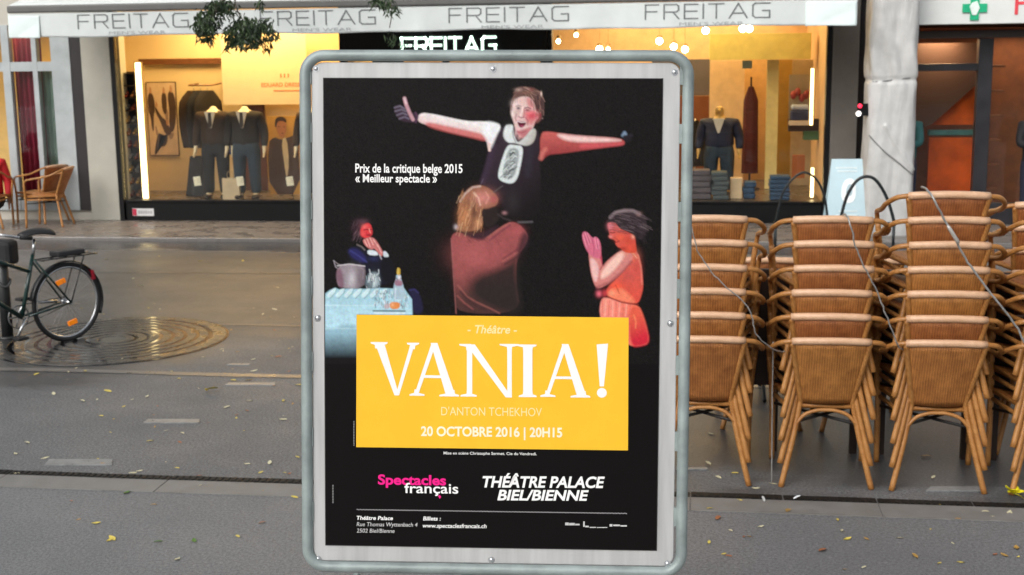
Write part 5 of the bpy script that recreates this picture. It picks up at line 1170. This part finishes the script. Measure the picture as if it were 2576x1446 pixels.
# reflected red and white glints at the pillar
# ================================================================== PILLAR, SIGNS, RACK
tarp = bpy.data.materials.new('creased tarpaulin'); tarp.use_nodes = True; n = N(tarp); b = n.n['Principled BSDF']
o_ = n.new('ShaderNodeTexCoord').outputs['Object']
mp = n.new('ShaderNodeMapping', {'Vector': o_, 'Rotation': (0, .75, 0), 'Scale': (9, 1, 1.3)}).outputs[0]
n1 = n.new('ShaderNodeTexNoise', {'Vector': mp, 'Scale': 1.3, 'Detail': 3.0, 'Distortion': .8}).outputs[0]
n2 = n.new('ShaderNodeTexNoise', {'Vector': o_, 'Scale': 5.0, 'Detail': 6.0}).outputs[0]
n.link(n.mix(n.ramp(n2, .3, .7), (.47, .47, .46), (.60, .60, .59)), b.inputs['Base Color']); b.inputs['Roughness'].default_value = .42
n.link(n.new('ShaderNodeBump', {'Height': n.math('ADD', n1, n.math('MULTIPLY', n2, .4)), 'Strength': .6, 'Distance': .02}).outputs[0], b.inputs['Normal'])
pl = empty('wrapped_pillar', 'square pillar wrapped in off-white tarpaulin tied round with a cord', 'pillar', (2.545, 18.0, 0))
def tf_(u, v):                          # wrapped cloth, square section with soft corners, pinched at the cord
    a_ = 2*PI*u; z_ = v*3.6; c_, s_ = math.cos(a_), math.sin(a_)
    k = 1/(abs(c_)**5+abs(s_)**5)**.2
    pin = math.exp(-((z_-2.03)/.03)**2)*.018
    fo = .005*math.sin(7*a_+3.2*z_)*(.3+abs(math.sin(z_*1.9)))+.003*math.sin(15*a_-6.1*z_)+.006*math.sin(4*a_-3*z_)+.016*math.sin(a_*9+z_*7)*math.exp(-((z_-2.2)/.3)**2)
    fo += .025*math.exp(-(((c_*.31+2.0*0)-(1.3-z_)*.55)/.018)**2)*(s_ < 0)*(.85 < z_ < 1.45)
    r_ = .308+fo-pin+.012*(1-v)
    return (r_*k*c_, r_*k*s_, z_)
p = MB(); p.grid(tf_, 120, 150); p.build('tarpaulin', tarp, pl)
p = MB(); cp_ = []
for i in range(40):
    a_ = 2*PI*i/40; c_, s_ = math.cos(a_), math.sin(a_); k = .292/(abs(c_)**5+abs(s_)**5)**.2; cp_.append((k*c_, k*s_, 2.03+.04*c_))
p.tube(cp_, .011, 6, closed=True); p.build('cord', mat('grey cord', (.20, .20, .20), .7), pl)
p = MB(); p.tube(bez([(-.29, -.31, 1.32), (-.1, -.335, 1.12), (.1, -.335, .96), (.29, -.31, .80)], 6), .008, 6); p.build('slant_cord', MATS['grey cord'], pl)
p = MB(); p.box(-.26, .26, -.26, .26, 0, 3.6); p.build('core', mat('pillar core', (.3, .3, .3), .8), pl)
# red and white glints reflected in the recess glass, added as glowing balls
c = at(2163, 276, 17.75)
t = empty('reflected_glints', 'red and white reflected glints added at the left side of the wrapped pillar', 'lamp', tuple(c))
p = MB(); p.ball((0, 0, .05), .028, 10, 7); p.build('red_glint', mat('red glint glow', (.8, .02, .05), .2, emit=(1, .02, .06), es=2.0), t)
p = MB(); p.ball((-.015, 0, -.05), .034, 10, 7); p.build('white_glint', mat('white glint glow', (.9, .9, .9), .2, emit=(1, .95, .9), es=1.6), t)
p = MB(); p.box(-.02, .14, .02, .05, -.08, .08); p.build('bracket', black, t)  # made-up bracket behind the reflected glints
# light blue sandwich board
sbm = mat('pale blue board', (.50, .66, .72), .5, var=.05)
t = empty('sandwich_board', 'pale blue sandwich board with a white emblem beside the wrapped pillar', 'sandwich board', (1.835, 16.5, 0))
p = MB(); p.add([(-.27, -.22, .0), (.27, -.22, .0), (.20, 0, 1.10), (-.165, 0, 1.10)], [(0, 1, 2, 3)]); fr_ = p.build('front_panel', sbm, t, thick=.02)
p = MB(); p.add([(-.27, .25, .0), (.27, .25, .0), (.20, .022, 1.10), (-.165, .022, 1.10)], [(0, 1, 2, 3)]); p.build('rear_panel', sbm, t, thick=.02)
p = MB(); q = chaikin([(-.06, .62), (-.03, .86), (.12, .88), (.13, .62), (.04, .56)], 2); p.add([(x, -.22*(1-z_/1.1)-.016, z_) for x, z_ in q], [tuple(range(len(q)))]); p.build('emblem', mat('white emblem', (.86, .9, .9), .5), t)
p = MB(); q = chaikin([(.0, .66), (.02, .80), (.08, .81), (.085, .66)], 2); p.add([(x, -.22*(1-z_/1.1)-.019, z_) for x, z_ in q], [tuple(range(len(q)))]); p.build('emblem_mark', mat('grey blue emblem', (.42, .55, .60), .5), t)
p = MB()
for i, z_ in enumerate((1.0, .96, .48, .43, .38)): p.add([(-.12+.02*i % .05, -.22*(1-z_/1.1)-.016, z_-.012), (.14, -.22*(1-z_/1.1)-.016, z_-.012), (.14, -.22*(1-z_/1.1)-.016, z_+.008), (-.12+.02*i % .05, -.22*(1-z_/1.1)-.016, z_+.008)], [(0, 1, 2, 3)])
p.build('text_bars', mat('white bars', (.74, .84, .86), .5), t)
# looped bicycle rack
blk = mat('black tube', (.016, .02, .022), .4, .4)
t = empty('bicycle_rack', 'black looped bicycle rack standing before the sandwich board', 'bike rack', (1.9, 15.9, 0))
def L_(pts): return [at(x, y, 15.9)-Vector((1.9, 15.9, 0)) for x, y in pts]
p = MB(); p.tube(bez(L_([(1950, 560), (1972, 480), (2015, 435), (2052, 449), (2074, 495), (2083, 560)]), 6), .014, 8); p.build('loop', blk, t)
p = MB(); p.tube(bez(L_([(2112, 560), (2130, 495), (2155, 455), (2182, 444), (2206, 456), (2232, 500), (2250, 560)]), 6), .019, 8); p.build('loop', blk, t)
p = MB(); a_, b_ = L_([(1945, 561), (2255, 562)]); p.tube([a_, b_], .016, 8); p.build('base_rail', blk, t)
for k in (0.02, .98):
    q = a_.lerp(b_, k); p = MB(); p.tube([q, (q.x, q.y, 0)], .018, 8); p.build('post', blk, t)

# ================================================================== BICYCLE
bk = empty('bicycle', 'dark green city bicycle with orange wheel reflectors leaning by the ring paving', 'bicycle', (-5.375, 10.55, 0), math.radians(62)+PI)
# local: rear contact at the origin, riding direction +x
grn = mat('dark green bike paint', (.010, .035, .030), .3, var=.2, coat=.4); rub = mat('tyre rubber', (.016, .016, .017), .7); chrome = mat('chrome', (.62, .63, .64), .22, .95, var=.1); mud = mat('black mudguard', (.02, .021, .022), .3)
def wheel(name, x, rz=0.0):
    w0 = bpy.data.objects.new(name, None); COL.objects.link(w0); w0.parent = bk; w0.location = (x, 0, .345); w0.rotation_euler = (0, 0, rz); w0.empty_display_size = .1
    circ = lambda r, y=0, k=56: [(r*math.cos(2*PI*i/k), y, r*math.sin(2*PI*i/k)) for i in range(k)]
    p = MB(); p.tube(circ(.328), .0185, 8, closed=True); p.build('tyre', rub, w0)
    p = MB(); p.tube(circ(.305), .0115, 6, closed=True); p.build('rim', chrome, w0)
    p = MB()
    for i in range(36):
        a = 2*PI*i/36; b = a+(.32 if i % 2 else -.32); s = .03 if i % 4 < 2 else -.03
        p.tube([(.025*math.cos(b), s, .025*math.sin(b)), (.30*math.cos(a), 0, .30*math.sin(a))], .0011, 4, caps=False)
    p.build('spokes', chrome, w0)
    p = MB(); p.tube([(0, -.055, 0), (0, .055, 0)], .022, 12); p.tube([(0, -.04, 0), (0, -.03, 0)], .035, 12); p.build('hub', chrome, w0)
    for a in (75, 258):
        c_ = Vector((.19*math.cos(math.radians(a)), -.0, .19*math.sin(math.radians(a)))); p = MB()
        p.box(-.045, .045, -.012, .012, -.022, .022, Matrix.Rotation(math.radians(-(a-90)), 3, 'Y'), c_); p.build('reflector', mat('glowing orange reflector', (.95, .26, .01), .25, emit=(1, .22, 0), es=.25), w0, bevel=.006)  # faint glow put into the reflector, which is no lamp
    return w0
wheel('rear_wheel', 0); wheel('front_wheel', 1.03, .0)
bbp = (.45, 0, .285); hub = (0, 0, .345); st = (.30, 0, .80); hd0, hd1 = (.86, 0, .60), (.80, 0, .86); fh = (1.03, 0, .345)
p = MB(); p.tube([bbp, st], .017, 10); p.tube([bbp, hd0], .019, 10); p.tube([(.345, 0, .66), hd1], .016, 10); p.tube([hd0, hd1], .02, 10)
for s in (-1, 1): p.tube([(0, s*.055, .345), (.40, s*.03, .29)], .010, 8); p.tube([(0, s*.055, .345), (.31, s*.025, .76)], .009, 8); p.tube([(.86, s*.03, .58), (.93, s*.045, .48), (1.03, s*.05, .345)], .012, 8)
p.build('frame', grn, bk)
p = MB(); p.tube([(.302, 0, .78), (.275, 0, .93)], .013, 10); p.build('seat_post', chrome, bk)
p = MB(); p.grid(lambda u, v: (.15+.27*u, (.105*(1-u)**.7+.018)*math.cos(PI*v), .955+.02*math.sin(PI*u)+(.03+.02*(1-u))*math.sin(PI*v)), 12, 10); p.build('saddle', mat('black saddle', (.015, .015, .016), .5), bk, thick=.012)
p = MB(); p.tube(bez([(.80, 0, .86), (.785, 0, 1.0), (.80, 0, 1.04)], 4), .014, 8); p.tube(bez([(.60, -.29, 1.0), (.72, -.27, 1.03), (.80, -.1, 1.05), (.80, .1, 1.05), (.72, .27, 1.03), (.60, .29, 1.0)], 6), .012, 8); p.build('handlebar', chrome, bk)
for s in (-1, 1): p = MB(); p.tube([(.60, s*.29, 1.0), (.50, s*.30, .985)], .018, 8); p.build('grip', rub, bk)
for nm, x, a0, a1 in (('mudguard', 0, 10, 205), ('mudguard', 1.03, 0, 150)):
    p = MB(); p.grid(lambda u, v: (x+(.362-.008*(2*v-1)**2)*math.cos(math.radians(a0+(a1-a0)*(1-u)) if x == 0 else math.radians(a0+(a1-a0)*u+20)), .028*(2*v-1), .345+(.362-.008*(2*v-1)**2)*math.sin(math.radians(a0+(a1-a0)*(1-u)) if x == 0 else math.radians(a0+(a1-a0)*u+20))), 36, 4); p.build(nm, mud, bk, thick=.003)
p = MB()
for s in (-1, 1): p.tube([(-.30, s*.06, .74), (.26, s*.05, .745)], .006, 6); p.tube([(-.16, s*.06, .74), (0, s*.06, .345)], .006, 6)
for i in range(5): p.tube([(-.28+i*.13, -.06, .74), (-.28+i*.13, .06, .74)], .005, 6)
p.build('luggage_rack', mud, bk)
p = MB(); p.box(-.17, .10, -.07, .07, .752, .80); p.build('rack_clamp', mat('dark clamp', (.03, .03, .032), .5), bk, bevel=.012)
p = MB(); p.box(-.385, -.355, -.035, .035, .44, .53, Matrix.Rotation(.2, 3, 'Y'), (0, 0, 0)); p.build('tail_light', mat('red lamp glass', (.42, .012, .03), .2), bk, bevel=.008)
for s in (-1, 1):
    p = MB(); p.tube([(.45, s*.06, .285), (.45+s*.10, s*.07, .285-s*.14)], .012, 8); p.build('crank', chrome, bk)
    p = MB(); p.box(.40+s*.10, .50+s*.10, s*.07 if s > 0 else -.16, .16 if s > 0 else -.07, .135-s*.14+.14-.012, .135-s*.14+.14+.012); p.build('pedal', rub, bk, bevel=.004)
p = MB(); p.tube([(.45+.095*math.cos(2*PI*i/32), -.045, .285+.095*math.sin(2*PI*i/32)) for i in range(32)], .007, 6, closed=True)
for k in range(5): a = 2*PI*k/5; p.tube([(.45, -.045, .285), (.45+.09*math.cos(a), -.045, .285+.09*math.sin(a))], .006, 6)
p.build('chainring', mat('worn steel', (.3, .3, .3), .35, .8), bk)
p = MB(); p.tube([(0, -.045, .385), (.45, -.045, .38)], .004, 5); p.tube([(0, -.045, .305), (.45, -.045, .19)], .004, 5); p.build('chain', mat('dark chain', (.05, .05, .05), .4, .7), bk)
p = MB(); p.tube([(.06, -.062, .355), (.24, -.06, .375)], .014, 8); p.build('kick_stand', chrome, bk)
p = MB(); p.tube([(.36, -.03, .55), (.385, -.03, .42)], .014, 8); p.build('pump', mat('white pump', (.7, .8, .78), .3), bk)
# post with a lock beside it
c = gnd(20, 852)
t = empty('locking_post', 'short dark post at the left edge beside the bicycle', 'post', (c.x, c.y, 0))
p = MB(); p.tube([(0, 0, 0), (0, 0, .80)], .05, 12); p.tube([(0, 0, .80), (0, 0, .84)], [.055, .03], 12); p.build('shaft', mat('dark post paint', (.022, .024, .024), .4), t)
p = MB(); p.tube([(0, 0, 0), (0, 0, .03)], .09, 16); p.build('base', MATS['dark post paint'], t)
p = MB(); p.tube([(.06*math.cos(2*PI*i/20), .06*math.sin(2*PI*i/20), .50+.03*math.sin(4*PI*i/20)) for i in range(20)], .012, 6, closed=True); p.build('lock_chain', mat('lock chain', (.12, .12, .12), .4, .6), t)
p = MB(); p.box(-.13, .13, -.09, .09, .66, .88); tag(p.build('saddle_bag', mat('black bag cloth', (.018, .018, .02), .8), t, bevel=.04))

# ================================================================== TREE
tr = empty('street_tree', 'street tree reaching a leafy branch in from above left', 'tree', (-7.6, 11.0, 0))
bark = mat('grey bark', (.10, .085, .07), .9, var=.35, vs=12, bump=.6, bs=30, stretch=(1, 1, .3))
O_ = Vector((-7.6, 11.0, 0))
p = MB(); p.tube(bez([(0, 0, -.1), (.03, 0, 1.2), (-.02, .03, 2.6), (.05, 0, 3.6), (.1, 0, 5.2)], 6), [.19-.004*i for i in range(25)], 14); p.build('trunk', bark, tr)
def tip(x, y, Y=10.6): return at(x, y, Y)-O_
limbs = [[(.0, 0, 3.3), (1.2, -.15, 3.75), (2.6, -.3, 3.75), tuple(tip(590, -90)), tuple(tip(560, 0)), tuple(tip(520, 60))],
         [tuple(tip(590, -90)), tuple(tip(592, 10)), tuple(tip(618, 60)), tuple(tip(640, 95))], [tuple(tip(590, -90)), tuple(tip(690, -120, 10.4)), tuple(tip(860, -110, 10.4)), tuple(tip(965, -40, 10.4)), tuple(tip(985, 20, 10.4)), tuple(tip(980, 70, 10.4))],
         [(.05, 0, 3.7), (-.6, .4, 4.6), (-1.2, .6, 5.4)], [(.1, 0, 4.6), (.9, .5, 5.6)], [(.05, 0, 3.5), (.2, -1.0, 4.4), (.4, -1.8, 5.0)]]
for i, L in enumerate(limbs):
    P = bez(L, 6); p = MB(); r0 = [.05, .009, .010, .06, .05, .05][i]; p.tube(P, [max(.004, r0*(1-.9*k/(len(P)-1))) for k in range(len(P))], 7); p.build('limb', bark, tr)
leafm = bpy.data.materials.new('dark green leaves'); leafm.use_nodes = True; n = N(leafm); b = n.n['Principled BSDF']
ge = n.new('ShaderNodeNewGeometry').outputs['Random Per Island']
n.link(n.mix(ge, (.008, .020, .008), (.05, .085, .028)), b.inputs['Base Color']); b.inputs['Roughness'].default_value = .45
lp = MB()
def leaflet(c, d_, L, wd):
    d_ = Vector(d_).normalized(); s_ = d_.cross(Vector((RNG.normal(), RNG.normal(), RNG.normal()))).normalized()*wd; c = Vector(c); n_ = d_.cross(s_).normalized()*L*.12
    lp.add([c, c+d_*L*.35+s_+n_, c+d_*L, c+d_*L*.35-s_+n_], [(0, 1, 2), (0, 2, 3)])
def cluster(x, y, rx, ry, k, Y=10.6, dep_=.14, droop=1.0):
    for _ in range(k):
        a_ = RNG.random()*2*PI; r_ = math.sqrt(RNG.random()); q = tip(x+rx*r_*math.cos(a_), y+ry*r_*math.sin(a_), Y+RNG.normal()*dep_)
        tw = Vector((RNG.normal()*.6, RNG.normal()*.6, -droop-.3*RNG.random()))
        for m_ in range(3): leaflet(q+Vector((RNG.normal()*.012, RNG.normal()*.012, RNG.normal()*.012)), tw+Vector((RNG.normal()*.5, RNG.normal()*.5, RNG.normal()*.25)), .035+RNG.random()*.04, .0065+RNG.random()*.005)
cluster(516, 52, 28, 28, 120); cluster(516, 78, 22, 20, 40); cluster(552, 12, 30, 16, 70); cluster(540, 40, 20, 26, 36); cluster(580, 22, 14, 22, 16)
cluster(610, 78, 46, 26, 150); cluster(640, 68, 40, 24, 80); cluster(624, 104, 52, 14, 70); cluster(672, 60, 14, 20, 16); cluster(684, 88, 16, 14, 16); cluster(618, 52, 24, 14, 24); cluster(590, 96, 20, 20, 26)
cluster(525, 102, 12, 10, 6); cluster(570, 112, 6, 12, 3); cluster(668, 112, 12, 14, 8); cluster(655, 12, 8, 14, 8)
cluster(962, 0, 26, 12, 34, 10.4); cluster(985, 22, 16, 14, 10, 10.4); cluster(985, 92, 14, 14, 7, 10.4); cluster(1012, 104, 10, 10, 4, 10.4)
for _ in range(1500):                   # the crown above the frame
    a_ = RNG.random()*2*PI; q = Vector((RNG.normal()*1.0, RNG.normal()*.9, 5.6+RNG.normal()*.7)); 
    for m_ in range(4): leaflet(q+Vector((RNG.normal()*.06, RNG.normal()*.06, RNG.normal()*.06)), (RNG.normal(), RNG.normal(), -.8), .09+RNG.random()*.05, .02)
lp.build('crown', leafm, tr)

# ================================================================== FALLEN LEAVES
yl = [mat('yellow leaf', (.62, .50, .10), .5, var=.2), mat('pale leaf', (.58, .54, .36), .5, var=.2), mat('ochre leaf', (.45, .27, .07), .5, var=.2), mat('green leaf', (.10, .20, .04), .5, var=.2), mat('russet leaf', (.36, .14, .06), .5, var=.2)]
protos = []
for k in range(5):
    p = MB(); L = .5; nseg = 6; vs = []
    for i in range(nseg+1):
        t_ = i/nseg; wv_ = .21*math.sin(PI*t_)**.8*(1+.15*math.sin(9*t_+k)); zz = .07*math.sin(PI*t_+k*.7)+.05
        vs += [(-wv_, t_-.5, zz+.05*(k % 3)), (0, t_-.5, zz-.035), (wv_, t_-.5, zz+.04*((k+1) % 3))]
    fs = []
    for i in range(nseg): o0 = i*3; fs += [(o0, o0+1, o0+4, o0+3), (o0+1, o0+2, o0+5, o0+4)]
    p.add(vs, fs, True); protos.append(p)
meshes = {}
GROUPS = {0: ('fallen_leaf', 'small yellow fallen leaf lying on the wet asphalt'), 1: ('fallen_leaf', 'small pale fallen leaf lying on the wet asphalt'), 2: ('fallen_leaf', 'small ochre fallen leaf lying on the wet asphalt'), 3: ('fallen_leaf', 'small green leaf lying on the asphalt'), 4: ('fallen_leaf', 'small russet fallen leaf lying on the asphalt')}
def leaf(px, py, kind, size=.05):
    c = gnd(px, py); 
    if c.y > 17.2: return
    zf = 0 if c.y < 11.5 else -.05*(min(c.y, 16.9)-11.5)/5.4
    k = int(RNG.integers(5)); key = (kind, k)
    if key not in meshes:
        o = protos[k].build('fallen_leaf', yl[kind]); meshes[key] = o.data
    else:
        o = bpy.data.objects.new('fallen_leaf', meshes[key]); COL.objects.link(o)
    o.location = (c.x, c.y, zf+.004); o.rotation_euler = (0, 0, RNG.random()*6.28); o.scale = (size, size, size*.8)
    tag(o, GROUPS[kind][1], 'leaf', 'fallen leaves')
FIX = [(212, 935, 0), (92, 941, 0), (135, 995, 1), (210, 1008, 1), (368, 1000, 1), (272, 985, 0), (378, 1110, 0), (460, 1092, 1), (275, 1360, 0), (285, 1358, 0), (242, 1320, 0), (597, 1352, 0), (447, 1405, 1), (490, 1358, 3), (320, 1240, 3), (395, 1368, 3), (566, 1025, 1), (626, 1007, 1), (622, 1168, 1), (680, 1168, 1), (626, 956, 0), (590, 960, 0), (641, 932, 1), (660, 1314, 4), (332, 1190, 1), (35, 1195, 1), (40, 1143, 1), (110, 1152, 1), (70, 1115, 1), (538, 720, 1), (448, 955, 0), (505, 650, 0), (270, 645, 0), (250, 620, 1), (335, 700, 1), (350, 715, 1), (400, 640, 0), (610, 650, 0), (660, 790, 1), (690, 780, 1), (700, 720, 1), (750, 970, 0), (715, 1010, 0), (1860, 1258, 0), (1805, 1303, 4), (2110, 1308, 0), (2135, 1358, 0), (2065, 1385, 4), (2300, 1400, 2), (2556, 1380, 2), (2530, 1400, 2), (1980, 1290, 2), (1905, 1230, 1), (1945, 1218, 1), (2540, 1292, 1), (1780, 1170, 1), (1870, 1165, 1), (1790, 1090, 1), (2330, 1150, 2), (2350, 1205, 1), (1805, 1205, 1), (1850, 1190, 0), (2190, 1218, 1), (700, 895, 4), (715, 1060, 1), (560, 880, 1)]
for px, py, kd in FIX: leaf(px+RNG.normal()*2, py+RNG.normal()*2, kd, .040+RNG.random()*.024)
for _ in range(110):
    px = RNG.uniform(60, 750) if RNG.random() < .8 else RNG.uniform(1750, 2570); py = RNG.uniform(640, 1440)**.5*RNG.uniform(620, 1300)**.5 if px < 760 else RNG.uniform(1270, 1440)
    leaf(px, py, int(RNG.choice([0, 1, 1, 2, 0, 4])), .02+RNG.random()*.022)
def special(name, px, py, m, n_, spread, label, cat, size):
    c = gnd(px, py); p = MB()
    for i in range(n_):
        q = Matrix.Rotation(RNG.random()*6.28, 3, 'Z') @ Matrix.Rotation(RNG.normal()*.35, 3, 'X'); o_ = Vector((RNG.normal()*spread, RNG.normal()*spread, .012+.01*RNG.random()+.006*i))
        pr = protos[i % 5]; p.add([q @ (Vector(v_)*size)+o_ for v_ in pr.v], pr.f, True)
    o = p.build(name, m); o.location = (c.x, c.y, 0); return tag(o, label, cat)
special('yellow_leaf_clump', 2550, 1250, mat('bright yellow leaf', (.78, .70, .015), .45, var=.12), 5, .016, 'bright yellow wilted leaf clump at the right edge by the drain', 'leaves', .085)
special('yellow_leaf_clump', 534, 988, mat('striped yellow leaf', (.66, .54, .12), .45, var=.3, vs=40), 4, .016, 'curled yellow leaves on the street left of the poster board', 'leaves', .075)
special('paper_scrap', 2005, 1259, mat('white scrap', (.75, .78, .8), .5), 1, .0, 'crumpled white paper scrap on the slot drain', 'litter', .045)
special('paper_scrap', 1920, 1262, mat('grey scrap', (.45, .46, .45), .5), 1, .0, 'grey flat scrap on the slot drain below the chair stack', 'litter', .04)
bpy.context.view_layer.update()
bpy.data.objects.remove(sign)
